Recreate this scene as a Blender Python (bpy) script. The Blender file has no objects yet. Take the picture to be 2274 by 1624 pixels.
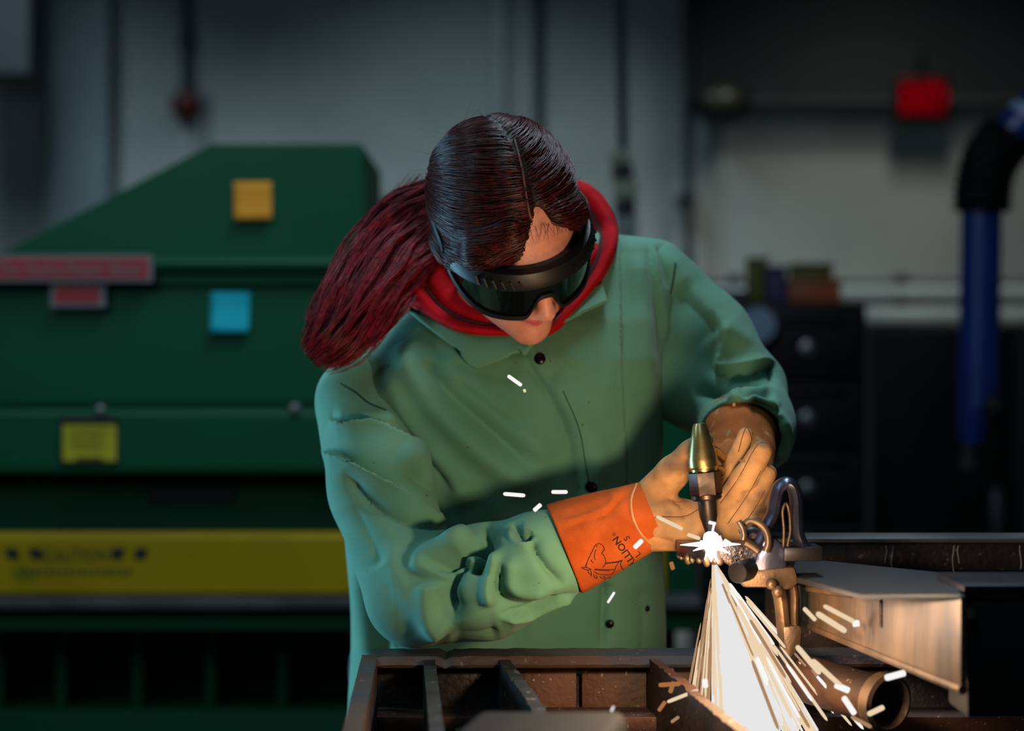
import bpy, bmesh, math, random
import numpy as np
from mathutils import Vector, Matrix, noise
from mathutils.bvhtree import BVHTree

rng = np.random.default_rng(7)
random.seed(7)
SC = bpy.context.scene
COL = SC.collection

# ------------------------------------------------------------------ camera, world, lights, exposure
H = 1.16                    # lens height above the floor
FP = 4830.0                 # focal length in pixels of the 2274 px wide frame
FOCUS = 2.16
cd = bpy.data.cameras.new('camera')
cam = bpy.data.objects.new('camera', cd)
COL.objects.link(cam)
cam.location = (0, 0, H)
cam.rotation_euler = (math.pi / 2, 0, 0)
cd.sensor_width = 36.0
cd.lens = FP / 2274 * 36.0
cd.clip_start = 0.05
cd.dof.use_dof = True
cd.dof.focus_distance = FOCUS
cd.dof.aperture_fstop = 3.5
SC.camera = cam

vs = SC.view_settings
vs.view_transform = 'Standard'
vs.look = 'None'
vs.exposure = 0.0
vs.gamma = 1.0
vs.use_curve_mapping = False

wd = bpy.data.worlds.new('world')
SC.world = wd
wd.use_nodes = True
wd.node_tree.nodes['Background'].inputs[0].default_value = (0.35, 0.5, 0.6, 1)
wd.node_tree.nodes['Background'].inputs[1].default_value = 0.012


def W(px, py, Y):
    """the place that the photograph shows at a pixel, at a given distance"""
    return np.array([(px - 1137.0) * Y / FP, Y, H - (py - 812.0) * Y / FP])


def light(name, kind, loc, energy, color, size=0.1, target=None, size_y=None, spread=None):
    l = bpy.data.lights.new(name, kind)
    l.energy = energy
    l.color = color
    if kind == 'AREA':
        l.size = size
        if size_y:
            l.shape = 'RECTANGLE'
            l.size_y = size_y
        if spread:
            l.spread = math.radians(spread)
    else:
        l.shadow_soft_size = size
    o = bpy.data.objects.new(name, l)
    COL.objects.link(o)
    o.location = loc
    if target is not None:
        d = Vector(target) - Vector(loc)
        o.rotation_euler = d.to_track_quat('-Z', 'Y').to_euler()
    return o


# cutting flame and the glowing spray under it
light('flame_light', 'POINT', W(1560, 1240, 1.86), 6.0, (1.0, 0.70, 0.42), 0.02)
light('spray_light', 'POINT', W(1625, 1370, 2.02), 0.9, (1.0, 0.58, 0.27), 0.03)
light('spray_light', 'POINT', W(1690, 1530, 2.03), 0.7, (1.0, 0.56, 0.24), 0.03)
# cool fluorescent strips of the shop: one left behind the welder, one overhead
light('strip_light_left', 'AREA', (-1.9, 3.0, 0.7), 10, (0.30, 0.70, 1.0), 0.4, (-0.15, 2.42, 1.0), 1.2, 80)
light('strip_light_over', 'AREA', (0.25, 2.9, 3.6), 60, (0.70, 0.86, 1.0), 0.4, (0.1, 2.35, 1.2), 1.6)
light('shear_fill', 'AREA', (-1.3, 2.0, 2.6), 17, (0.62, 0.9, 1.0), 0.5, (-0.9, 4.4, 1.2), 1.6)  # added unseen light, placed to brighten the shear and its lower bars
light('front_fill', 'AREA', (-0.3, 0.3, 3.3), 8, (0.42, 0.84, 1.0), 0.4, (0.0, 2.3, 1.1), 1.6)  # added cool fill from the camera side, lifts the shadows on the chest
# shaded lamps that wash the far wall from just above the frame
for k, (x, e, cl) in enumerate(((-2.5, 22, (0.68, 0.90, 1.0)), (-0.3, 25, (0.72, 0.92, 1.0)), (2.0, 18, (0.95, 0.97, 0.86)))):
    light('wall_lamp', 'AREA', (x, 9.7, 4.0), e * 1.9, cl, 0.4, (x, 10.1, 0), 1.9, 112)


# ------------------------------------------------------------------ materials
def lin(c):
    out = []
    for v in c:
        v = v / 255.0
        out.append(v / 12.92 if v <= 0.04045 else ((v + 0.055) / 1.055) ** 2.4)
    return tuple(out) + (1.0,)


def mat(name, c1, c2=None, scale=20.0, rough=0.6, metal=0.0, bump=0.0, bscale=None, detail=4.0, lo=0.4, hi=0.62,
        spec=0.5, coat=0.0, sheen=0.0, c3=None, s3=300.0, lo3=0.66, hi3=0.7, stretch=None, sss=0.0):
    m = bpy.data.materials.new(name)
    m.use_nodes = True
    nt = m.node_tree
    b = nt.nodes['Principled BSDF']
    b.inputs['Roughness'].default_value = rough
    b.inputs['Metallic'].default_value = metal
    b.inputs['Specular IOR Level'].default_value = spec
    if coat:
        b.inputs['Coat Weight'].default_value = coat
        b.inputs['Coat Roughness'].default_value = 0.12
    if sheen:
        b.inputs['Sheen Weight'].default_value = sheen
        b.inputs['Sheen Roughness'].default_value = 0.5
    if sss:
        b.inputs['Subsurface Weight'].default_value = sss
        b.inputs['Subsurface Radius'].default_value = (0.012, 0.005, 0.003)
        b.inputs['Subsurface Scale'].default_value = 0.6
    b.inputs['Base Color'].default_value = lin(c1)
    tc = nt.nodes.new('ShaderNodeTexCoord')
    vec = tc.outputs['Object']
    if stretch:
        mp = nt.nodes.new('ShaderNodeMapping')
        mp.inputs['Scale'].default_value = stretch
        nt.links.new(vec, mp.inputs['Vector'])
        vec = mp.outputs['Vector']

    def nz(s, d=detail):
        n = nt.nodes.new('ShaderNodeTexNoise')
        n.inputs['Scale'].default_value = s
        n.inputs['Detail'].default_value = d
        nt.links.new(vec, n.inputs['Vector'])
        return n.outputs['Fac']

    def ramp(f, a, z):
        r = nt.nodes.new('ShaderNodeMapRange')
        r.inputs['From Min'].default_value = a
        r.inputs['From Max'].default_value = z
        nt.links.new(f, r.inputs['Value'])
        return r.outputs['Result']

    col = None
    if c2 is not None:
        mx = nt.nodes.new('ShaderNodeMix')
        mx.data_type = 'RGBA'
        mx.inputs[6].default_value = lin(c1)
        mx.inputs[7].default_value = lin(c2)
        nt.links.new(ramp(nz(scale), lo, hi), mx.inputs[0])
        col = mx.outputs[2]
    if c3 is not None:
        mx = nt.nodes.new('ShaderNodeMix')
        mx.data_type = 'RGBA'
        if col is not None:
            nt.links.new(col, mx.inputs[6])
        else:
            mx.inputs[6].default_value = lin(c1)
        mx.inputs[7].default_value = lin(c3)
        nt.links.new(ramp(nz(s3, 2.0), lo3, hi3), mx.inputs[0])
        col = mx.outputs[2]
    if col is not None:
        nt.links.new(col, b.inputs['Base Color'])
    if bump:
        bp = nt.nodes.new('ShaderNodeBump')
        bp.inputs['Strength'].default_value = bump
        bp.inputs['Distance'].default_value = 0.002
        nt.links.new(nz(bscale or scale * 4), bp.inputs['Height'])
        nt.links.new(bp.outputs['Normal'], b.inputs['Normal'])
    return m


def glow(name, color, strength):
    m = bpy.data.materials.new(name)
    m.use_nodes = True
    nt = m.node_tree
    nt.nodes.remove(nt.nodes['Principled BSDF'])
    e = nt.nodes.new('ShaderNodeEmission')
    e.inputs[0].default_value = tuple(color) + (1,)
    e.inputs[1].default_value = strength
    nt.links.new(e.outputs[0], nt.nodes['Material Output'].inputs[0])
    m.cycles.emission_sampling = 'NONE'
    return m


M = {}
M['wall'] = mat('painted_wall', (168, 174, 172), (150, 158, 158), 1.2, 0.8, bump=0.1, bscale=30)
M['wall_dark'] = mat('dark_painted_steel', (40, 46, 50), (34, 40, 44), 1.5, 0.7)
M['column'] = mat('column_paint', (112, 124, 130), (98, 110, 116), 2, 0.7)
M['floor'] = mat('concrete', (70, 70, 68), (52, 52, 50), 3, 0.75, bump=0.2)
M['ceiling'] = mat('ceiling_paint', (60, 64, 66), (50, 54, 56), 1.0, 0.9)
M['mach'] = mat('machine_green', (0, 70, 44), (0, 64, 39), 1.4, 0.5, spec=0.2, bump=0.04, bscale=60)
M['mach_dark'] = mat('machine_dark_green', (0, 58, 36), (0, 50, 30), 3, 0.6, spec=0.15)
M['mach_yellow'] = mat('machine_yellow', (150, 126, 0), (140, 116, 0), 4, 0.5, spec=0.2, c3=(110, 104, 6), s3=9, lo3=0.68, hi3=0.74)
M['black'] = mat('black_paint', (9, 9, 11), (12, 12, 15), 6, 0.55, spec=0.25)
M['ink'] = mat('black_ink', (8, 8, 8), None, rough=0.8)
M['ink_faint'] = mat('faded_ink', (74, 66, 4), None, rough=0.8)
M['sign_red'] = mat('sign_red', (150, 14, 34), (138, 10, 30), 8, 0.4)
M['sign_white'] = mat('sign_white', (104, 100, 104), None, rough=0.5)
M['label_yellow'] = mat('label_yellow', (172, 164, 8), (160, 150, 6), 10, 0.5)
M['note_orange'] = mat('note_orange', (205, 136, 30), (196, 128, 26), 6, 0.9)
M['note_cyan'] = mat('note_cyan', (0, 160, 178), (0, 150, 170), 6, 0.9)
M['bed'] = mat('bed_steel', (66, 66, 66), (48, 48, 50), 8, 0.6, spec=0.2)
M['grey_steel'] = mat('grey_steel', (120, 122, 122), (90, 90, 92), 8, 0.4, metal=0.7)
M['conduit'] = mat('conduit', (152, 162, 162), (140, 150, 150), 5, 0.5)
M['conduit_dark'] = mat('conduit_dark', (44, 50, 54), None, rough=0.6)
M['bell_red'] = mat('bell_red', (84, 8, 10), None, rough=0.5)
M['cream'] = mat('cream_plastic', (176, 176, 150), None, rough=0.5)
M['navy'] = mat('navy_plastic', (24, 30, 44), None, rough=0.5)
M['lens_pale'] = mat('pale_lens', (74, 76, 60), None, rough=0.3)
M['blue'] = mat('duct_blue', (0, 32, 100), (0, 27, 88), 4, 0.4)
M['rubber'] = mat('black_rubber', (7, 7, 8), None, rough=0.6, spec=0.25)
M['orange_box'] = mat('orange_plastic', (150, 70, 26), (130, 60, 22), 8, 0.6)
M['yellow_dull'] = mat('dull_yellow', (84, 82, 22), None, rough=0.7)
M['purple'] = mat('dull_purple', (48, 44, 78), None, rough=0.7)
M['dial'] = mat('dial_face', (120, 140, 165), (104, 124, 146), 6, 0.4)
M['gas'] = mat('gas_cylinder_grey', (120, 140, 146), (108, 128, 134), 5, 0.45)
M['exit'] = glow('exit_red', (0.62, 0.0, 0.014), 0.34)
M['exit_face'] = glow('exit_face_red', (0.55, 0.0, 0.008), 0.1)

M['rust'] = mat('rusty_plate', (78, 47, 33), (44, 30, 24), 14, 0.62, metal=0.35, bump=0.5, bscale=120, c3=(150, 128, 104), s3=160, lo3=0.68, hi3=0.74)
M['rust_dark'] = mat('dark_scale_steel', (46, 44, 50), (34, 26, 24), 16, 0.5, metal=0.5, bump=0.6, bscale=140, c3=(104, 98, 96), s3=120, lo3=0.66, hi3=0.73)
M['rim'] = mat('table_rim_steel', (84, 62, 54), (60, 60, 68), 9, 0.45, metal=0.55, bump=0.5, bscale=90, c3=(140, 120, 110), s3=110, lo3=0.66, hi3=0.75)
M['beam'] = mat('beam_steel', (94, 75, 60), (66, 54, 46), 12, 0.5, metal=0.4, bump=0.3, bscale=90, stretch=(3, 3, 0.6))
M['beam_dark'] = mat('beam_dark', (15, 17, 19), (10, 11, 13), 9, 0.6, metal=0.2)
M['tube_dark'] = mat('dull_tube_steel', (40, 44, 48), (30, 32, 36), 14, 0.85, spec=0.12)
M['slag'] = mat('slag_plate', (86, 82, 92), (58, 52, 54), 40, 0.32, metal=0.8, bump=0.5, bscale=300)
M['clamp'] = mat('clamp_steel', (84, 88, 112), (60, 62, 82), 20, 0.3, metal=0.85, bump=0.15, bscale=200)
M['clamp_dark'] = mat('clamp_black', (22, 22, 30), (34, 32, 38), 20, 0.4, metal=0.6)
M['clamp_warm'] = mat('clamp_bare', (104, 84, 68), (74, 60, 50), 25, 0.4, metal=0.6, bump=0.2, bscale=200)

M['brass'] = mat('brass', (190, 166, 112), (160, 138, 92), 60, 0.34, metal=1.0, bump=0.06, bscale=400)
M['torch_dark'] = mat('sooty_brass', (66, 52, 44), (40, 34, 32), 60, 0.38, metal=0.9)
M['tip'] = mat('torch_tip', (36, 32, 34), (52, 40, 34), 50, 0.42, metal=0.7)

M['skin'] = mat('skin', (210, 142, 122), (196, 128, 110), 90, 0.5, bump=0.06, bscale=900, sss=0.12)
M['lips'] = mat('lips', (206, 96, 92), (196, 84, 82), 200, 0.42)
M['jacket'] = mat('jacket_cloth', (94, 142, 118), (84, 132, 108), 7, 0.85, bump=0.22, bscale=1500, spec=0.2, sheen=0.1,
                  c3=(76, 70, 44), s3=130, lo3=0.735, hi3=0.77)
M['thread'] = mat('seam_thread', (22, 52, 42), None, rough=0.9)
M['hood'] = mat('red_fleece', (176, 8, 24), (160, 4, 18), 60, 0.95, bump=0.5, bscale=700, spec=0.15)
M['hood_dark'] = mat('dark_thread', (60, 6, 12), None, rough=1.0)
M['snap'] = mat('black_snap', (20, 18, 22), None, rough=0.25, metal=0.5)
M['goggle'] = mat('goggle_black', (9, 10, 12), (13, 14, 16), 40, 0.45, spec=0.35)
M['lens'] = mat('goggle_lens', (8, 12, 11), None, rough=0.08, coat=0.6)
M['cuff'] = mat('orange_suede', (176, 84, 36), (158, 70, 26), 30, 0.95, bump=0.5, bscale=900, spec=0.1)
M['cuff_b'] = mat('brown_suede', (190, 108, 52), (160, 86, 38), 26, 0.9, bump=0.4, bscale=700, spec=0.15, c3=(196, 150, 104), s3=40, lo3=0.66, hi3=0.74)
M['leather'] = mat('tan_leather', (194, 146, 98), (172, 124, 80), 40, 0.7, bump=0.35, bscale=800, spec=0.3, c3=(128, 94, 68), s3=30, lo3=0.5, hi3=0.68)
M['stitch'] = mat('brown_stitch', (92, 52, 26), None, rough=0.9)
M['print'] = mat('black_print', (34, 16, 8), None, rough=0.9)
M['denim'] = mat('denim', (40, 48, 66), (32, 40, 58), 60, 0.9, bump=0.3, bscale=900)
M['boot'] = mat('boot_leather', (34, 26, 20), None, rough=0.5)


def hairmat(name, col, rough=0.3, ramp2=None):
    m = bpy.data.materials.new(name)
    m.use_nodes = True
    nt = m.node_tree
    nt.nodes.remove(nt.nodes['Principled BSDF'])
    h = nt.nodes.new('ShaderNodeBsdfHairPrincipled')
    h.parametrization = 'COLOR'
    h.inputs['Color'].default_value = lin(col)
    h.inputs['Roughness'].default_value = rough
    h.inputs['Radial Roughness'].default_value = 0.4
    h.inputs['Random Roughness'].default_value = 0.3
    if ramp2:
        ci = nt.nodes.new('ShaderNodeHairInfo')
        mx = nt.nodes.new('ShaderNodeMix')
        mx.data_type = 'RGBA'
        mx.inputs[6].default_value = lin(col)
        mx.inputs[7].default_value = lin(ramp2)
        nt.links.new(ci.outputs['Random'], mx.inputs[0])
        nt.links.new(mx.outputs[2], h.inputs['Color'])
    nt.links.new(h.outputs[0], nt.nodes['Material Output'].inputs[0])
    return m


M['hair'] = mat('dark_hair', (50, 16, 18), (82, 26, 24), 160, 0.36, spec=0.3)
M['hair_red'] = mat('red_hair', (96, 8, 26), (142, 26, 42), 120, 0.38, spec=0.35)
M['parting'] = mat('parting_skin', (120, 84, 78), (96, 66, 60), 300, 0.6)
M['scalp'] = mat('hair_under', (22, 10, 11), (30, 12, 13), 200, 0.6, bump=0.4, bscale=600)
M['tail_under'] = mat('tail_under', (46, 6, 14), (30, 4, 10), 90, 0.7, bump=0.6, bscale=300)

M['spark_white'] = glow('spark_white', (1.0, 0.98, 0.94), 0.95)
M['spark_core'] = glow('spray_core', (1.0, 1.0, 1.0), 0.80)
M['spark_warm'] = glow('spark_warm', (1.0, 0.76, 0.50), 0.85)
M['spark_tan'] = glow('spark_tan', (0.80, 0.46, 0.24), 0.50)
M['spark_orange'] = glow('spark_orange', (0.95, 0.36, 0.12), 0.42)
M['flame_white'] = glow('flame_white', (1, 1, 1), 6.0)
M['flame_blue'] = glow('flame_blue', (0.10, 0.35, 1.0), 1.6)


# ------------------------------------------------------------------ object helpers
def link(o, parent=None):
    COL.objects.link(o)
    if parent is not None:
        o.parent = parent
    return o


def tag(o, label=None, cat=None, group=None, kind=None):
    if label:
        o['label'] = label
    if cat:
        o['category'] = cat
    if group:
        o['group'] = group
    if kind:
        o['kind'] = kind
    return o


def empty(name, label, cat, group=None):
    o = bpy.data.objects.new(name, None)
    COL.objects.link(o)
    return tag(o, label, cat, group)


def mesh_obj(name, V, F, m, parent=None, smooth=True, fix=False):
    me = bpy.data.meshes.new(name)
    me.from_pydata([tuple(v) for v in V], [], [tuple(f) for f in F])
    me.update()
    if fix:
        b = bmesh.new()
        b.from_mesh(me)
        bmesh.ops.recalc_face_normals(b, faces=b.faces)
        b.to_mesh(me)
        b.free()
    if smooth:
        me.polygons.foreach_set('use_smooth', [True] * len(me.polygons))
    for x in (m if isinstance(m, (list, tuple)) else [m]):
        me.materials.append(x)
    return link(bpy.data.objects.new(name, me), parent)


class MB:
    """collects shapes into one bmesh"""
    def __init__(self):
        self.b = bmesh.new()

    def add(self, V, F):
        vs_ = [self.b.verts.new(tuple(v)) for v in V]
        for f in F:
            try:
                self.b.faces.new([vs_[i] for i in f])
            except ValueError:
                pass
        return self

    def box(self, x0, x1, y0, y1, z0, z1):
        V = [(x, y, z) for x in (x0, x1) for y in (y0, y1) for z in (z0, z1)]
        return self.add(V, [(0, 1, 3, 2), (4, 6, 7, 5), (0, 4, 5, 1), (2, 3, 7, 6), (0, 2, 6, 4), (1, 5, 7, 3)])

    def prism(self, poly, d):
        """polygon (list of 3d points) pushed along vector d"""
        n = len(poly)
        d = np.array(d)
        V = [np.array(p) for p in poly] + [np.array(p) + d for p in poly]
        F = [tuple(range(n)), tuple(range(2 * n - 1, n - 1, -1))]
        F += [(i, i + n, (i + 1) % n + n, (i + 1) % n) for i in range(n)]
        return self.add(V, F)

    def tube(self, pts, r, seg=12, cap=True, flat=1.0, up=None):
        pts = [np.array(p, float) for p in pts]
        n = len(pts)
        rr = r if hasattr(r, '__len__') else [r] * n
        V = []
        ref = np.array(up if up is not None else (0.13, 0.9, 0.41), float)
        prev = None
        for i, p in enumerate(pts):
            t = pts[min(i + 1, n - 1)] - pts[max(i - 1, 0)]
            t /= np.linalg.norm(t) + 1e-12
            a = ref - t * (ref @ t) if prev is None or up is not None else prev - t * (prev @ t)
            a /= np.linalg.norm(a) + 1e-12
            prev = a
            c = np.cross(t, a)
            for k in range(seg):
                an = 2 * math.pi * k / seg
                V.append(p + rr[i] * (math.cos(an) * a * flat + math.sin(an) * c))
        F = [(i * seg + k, i * seg + (k + 1) % seg, (i + 1) * seg + (k + 1) % seg, (i + 1) * seg + k) for i in range(n - 1) for k in range(seg)]
        if cap:
            F += [tuple(range(seg - 1, -1, -1)), tuple(range((n - 1) * seg, n * seg))]
        return self.add(V, F)

    def lathe(self, a, axis, prof, seg=24, poly=None):
        """profile (distance along axis, radius); poly = number of flats"""
        axis = np.array(axis, float)
        axis /= np.linalg.norm(axis)
        pts = [np.array(a) + axis * s for s, _ in prof]
        s = poly or seg
        ref = np.array((0.0, 1.0, 0.0)) if abs(axis[1]) < 0.8 else np.array((0.0, 0.0, 1.0))
        u = ref - axis * (ref @ axis)
        u /= np.linalg.norm(u)
        w = np.cross(axis, u)
        V = []
        for p, (_, r) in zip(pts, prof):
            for k in range(s):
                an = 2 * math.pi * (k + 0.5) / s
                V.append(p + r * (math.cos(an) * u + math.sin(an) * w))
        n = len(prof)
        F = [(i * s + k, i * s + (k + 1) % s, (i + 1) * s + (k + 1) % s, (i + 1) * s + k) for i in range(n - 1) for k in range(s)]
        F += [tuple(range(s - 1, -1, -1)), tuple(range((n - 1) * s, n * s))]
        return self.add(V, F)

    def ball(self, c, r, seg=16, rings=10):
        rx = np.array(r if hasattr(r, '__len__') else (r, r, r))
        V = [np.array(c) + rx * np.array((0, 0, 1))]
        for i in range(1, rings):
            ph = math.pi * i / rings
            for k in range(seg):
                an = 2 * math.pi * k / seg
                V.append(np.array(c) + rx * np.array((math.sin(ph) * math.cos(an), math.sin(ph) * math.sin(an), math.cos(ph))))
        V.append(np.array(c) - rx * np.array((0, 0, 1)))
        F = [(0, 1 + k, 1 + (k + 1) % seg) for k in range(seg)]
        for i in range(rings - 2):
            for k in range(seg):
                a, b_ = 1 + i * seg, 1 + (i + 1) * seg
                F.append((a + k, b_ + k, b_ + (k + 1) % seg, a + (k + 1) % seg))
        L = len(V) - 1
        a = 1 + (rings - 2) * seg
        F += [(L, a + (k + 1) % seg, a + k) for k in range(seg)]
        return self.add(V, F)

    def build(self, name, m, parent=None, bevel=0.0, smooth=None, seg=2):
        bmesh.ops.recalc_face_normals(self.b, faces=self.b.faces)
        if bevel:
            bmesh.ops.bevel(self.b, geom=[e for e in self.b.edges if len(e.link_faces) == 2 and e.calc_face_angle() > 0.5],
                            offset=bevel, segments=seg, affect='EDGES', profile=0.5, clamp_overlap=True)
        me = bpy.data.meshes.new(name)
        self.b.to_mesh(me)
        self.b.free()
        if smooth is None:
            smooth = True
        if smooth:
            me.polygons.foreach_set('use_smooth', [True] * len(me.polygons))
            me.set_sharp_from_angle(angle=math.radians(38))
        me.materials.append(m)
        return link(bpy.data.objects.new(name, me), parent)


def pbox(mb, x0, x1, y0, y1, Y, d):
    """box whose front face covers the pixel rectangle at distance Y, d deep"""
    a, b = W(x0, y0, Y), W(x1, y1, Y)
    return mb.box(a[0], b[0], Y, Y + d, b[2], a[2])


def text_mesh(body, size=1.0, shear=0.0, bold=0.0):
    """flat lettering as (V2, faces), x right, y up, origin left of the baseline"""
    c = bpy.data.curves.new('lettering', 'FONT')
    c.body = body
    c.size = size
    c.shear = shear
    c.offset = bold
    c.resolution_u = 3
    o = bpy.data.objects.new('lettering', c)
    COL.objects.link(o)
    bpy.context.view_layer.update()
    dg = bpy.context.evaluated_depsgraph_get()
    me = bpy.data.meshes.new_from_object(o.evaluated_get(dg))
    V = [tuple(v.co) for v in me.vertices]
    F = [tuple(p.vertices) for p in me.polygons]
    bpy.data.objects.remove(o)
    bpy.data.meshes.remove(me)
    bpy.data.curves.remove(c)
    return np.array(V), F


def text_on(name, body, x0, x1, ybase, Y, m, parent, hpx=None, shear=0.0, bold=0.0):
    """lettering on an upright plane facing the room, spanning pixels x0..x1"""
    V, F = text_mesh(body, 1.0, shear, bold)
    w = V[:, 0].max() - V[:, 0].min()
    sx = (x1 - x0) / w
    hh = V[:, 1].max() - min(0, V[:, 1].min())
    sy = (hpx / hh) if hpx else sx
    P = [W(x0 + (v[0] - V[:, 0].min()) * sx, ybase - v[1] * sy, Y) for v in V]
    return mesh_obj(name, P, F, m, parent, smooth=False)


# ------------------------------------------------------------------ implicit shapes -> meshes
def rcone(P, a, b, ra, rb):
    a = np.asarray(a, np.float32)
    ba = np.asarray(b, np.float32) - a
    t = np.clip(((P - a) @ ba) / (ba @ ba + 1e-12), 0, 1)
    return np.linalg.norm(P - a - t[:, None] * ba, axis=1) - (ra + (rb - ra) * t)


def chain(P, pts, rs, k=0.004):
    d = None
    for i in range(len(pts) - 1):
        e = rcone(P, pts[i], pts[i + 1], rs[i], rs[i + 1])
        d = e if d is None else smin(d, e, k)
    return d


def ell(P, c, r, R=None):
    q = P - np.asarray(c, np.float32)
    if R is not None:
        q = q @ np.asarray(R, np.float32)
    r = np.asarray(r, np.float32)
    k0 = np.linalg.norm(q / r, axis=1)
    k1 = np.linalg.norm(q / (r * r), axis=1) + 1e-9
    return k0 * (k0 - 1) / k1


def smin(a, b, k):
    h = np.clip(0.5 + 0.5 * (b - a) / k, 0, 1)
    return b * (1 - h) + a * h - k * h * (1 - h)


def smax(a, b, k):
    return -smin(-a, -b, k)


def sdf_mesh(fn, lo, hi, h, smooth=2):
    """surface-net mesh of the zero set of fn"""
    lo = np.asarray(lo, np.float32)
    B = 8
    nb = np.ceil((np.asarray(hi) - lo) / (h * B)).astype(int) + 1
    n = nb * B
    gi = np.stack(np.meshgrid(*[np.arange(k) for k in nb], indexing='ij'), -1).reshape(-1, 3)
    cen = (lo + (gi * B + (B - 1) / 2) * h).astype(np.float32)
    fc = fn(cen)
    keep = np.abs(fc) < h * B * 0.87 * 1.35 + h
    G = np.empty(tuple(n), np.float32)
    Gb = G.reshape(nb[0], B, nb[1], B, nb[2], B)
    sg = np.where(fc < 0, -1, 1).astype(np.float32).reshape(nb)
    Gb[:] = sg[:, None, :, None, :, None]
    loc = np.stack(np.meshgrid(*[np.arange(B)] * 3, indexing='ij'), -1).reshape(-1, 3)
    kb = gi[keep]
    for s in range(0, len(kb), 1500):
        kk = kb[s:s + 1500]
        idx = (kk[:, None, :] * B + loc[None]).reshape(-1, 3)
        v = fn((lo + idx * h).astype(np.float32))
        G[idx[:, 0], idx[:, 1], idx[:, 2]] = v
    ins = G < 0
    c = [ins[i:n[0] - 1 + i, j:n[1] - 1 + j, k:n[2] - 1 + k] for i in (0, 1) for j in (0, 1) for k in (0, 1)]
    cnt = sum(x.astype(np.int8) for x in c)
    act = (cnt > 0) & (cnt < 8)
    A = np.argwhere(act)
    vid = -np.ones(act.shape, np.int64)
    vid[act] = np.arange(len(A))
    acc = np.zeros((len(A), 3), np.float32)
    num = np.zeros(len(A), np.float32)
    corners = [(i, j, k) for i in (0, 1) for j in (0, 1) for k in (0, 1)]
    for p in corners:
        for ax in range(3):
            if p[ax]:
                continue
            q = list(p)
            q[ax] = 1
            f0 = G[A[:, 0] + p[0], A[:, 1] + p[1], A[:, 2] + p[2]]
            f1 = G[A[:, 0] + q[0], A[:, 1] + q[1], A[:, 2] + q[2]]
            cr = (f0 < 0) != (f1 < 0)
            t = np.where(cr, f0 / np.where(cr, f0 - f1, 1), 0)
            pos = np.array(p, np.float32)[None].repeat(len(A), 0)
            pos[:, ax] += t
            acc[cr] += pos[cr]
            num[cr] += 1
    V = lo + (A + acc / num[:, None]) * h
    F = []
    for ax in range(3):
        u, w = (ax + 1) % 3, (ax + 2) % 3
        sl0 = [slice(1, -1)] * 3
        sl0[ax] = slice(0, -1)
        sl1 = list(sl0)
        sl1[ax] = slice(1, None)
        a0, a1 = ins[tuple(sl0)], ins[tuple(sl1)]
        E = np.argwhere(a0 != a1)
        off = np.ones(3, int)
        off[ax] = 0
        E = E + off
        flip = ins[E[:, 0], E[:, 1], E[:, 2]]

        def vv(du, dw):
            q = E.copy()
            q[:, u] += du
            q[:, w] += dw
            return vid[q[:, 0], q[:, 1], q[:, 2]]
        Q = np.stack([vv(-1, -1), vv(0, -1), vv(0, 0), vv(-1, 0)], 1)
        Q[~flip] = Q[~flip][:, ::-1]
        F.append(Q)
    F = np.concatenate(F)
    F = F[(F >= 0).all(1)]
    V = relax(V, F, smooth)
    return V.astype(np.float64), F


def relax(V, F, it, lam=0.5):
    e = np.concatenate([F[:, [0, 1]], F[:, [1, 2]], F[:, [2, 3]], F[:, [3, 0]]])
    e = np.concatenate([e, e[:, ::-1]])
    deg = np.bincount(e[:, 0], minlength=len(V)).astype(float)
    for _ in range(it):
        s = np.stack([np.bincount(e[:, 0], weights=V[e[:, 1], k], minlength=len(V)) for k in range(3)], 1)
        V = V + lam * (s / np.maximum(deg, 1)[:, None] - V)
    return V


def vnormals(V, F):
    n = np.cross(V[F[:, 2]] - V[F[:, 0]], V[F[:, 3]] - V[F[:, 1]])
    N = np.zeros_like(V)
    for k in range(F.shape[1]):
        for c in range(3):
            N[:, c] += np.bincount(F[:, k], weights=n[:, c], minlength=len(V))
    return N / (np.linalg.norm(N, axis=1)[:, None] + 1e-12)


def spline(pts, sub=8):
    P = np.array(pts, float)
    if len(P) < 3:
        t = np.linspace(0, 1, sub + 1)[:, None]
        return P[0] * (1 - t) + P[1] * t
    Q = np.vstack([2 * P[0] - P[1], P, 2 * P[-1] - P[-2]])
    out = []
    for i in range(1, len(Q) - 2):
        for s in range(sub):
            t = s / sub
            a, b, c, d = Q[i - 1], Q[i], Q[i + 1], Q[i + 2]
            out.append(0.5 * ((2 * b) + (c - a) * t + (2 * a - 5 * b + 4 * c - d) * t * t + (3 * b - a - 3 * c + d) * t ** 3))
    out.append(P[-1])
    return np.array(out)


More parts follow.
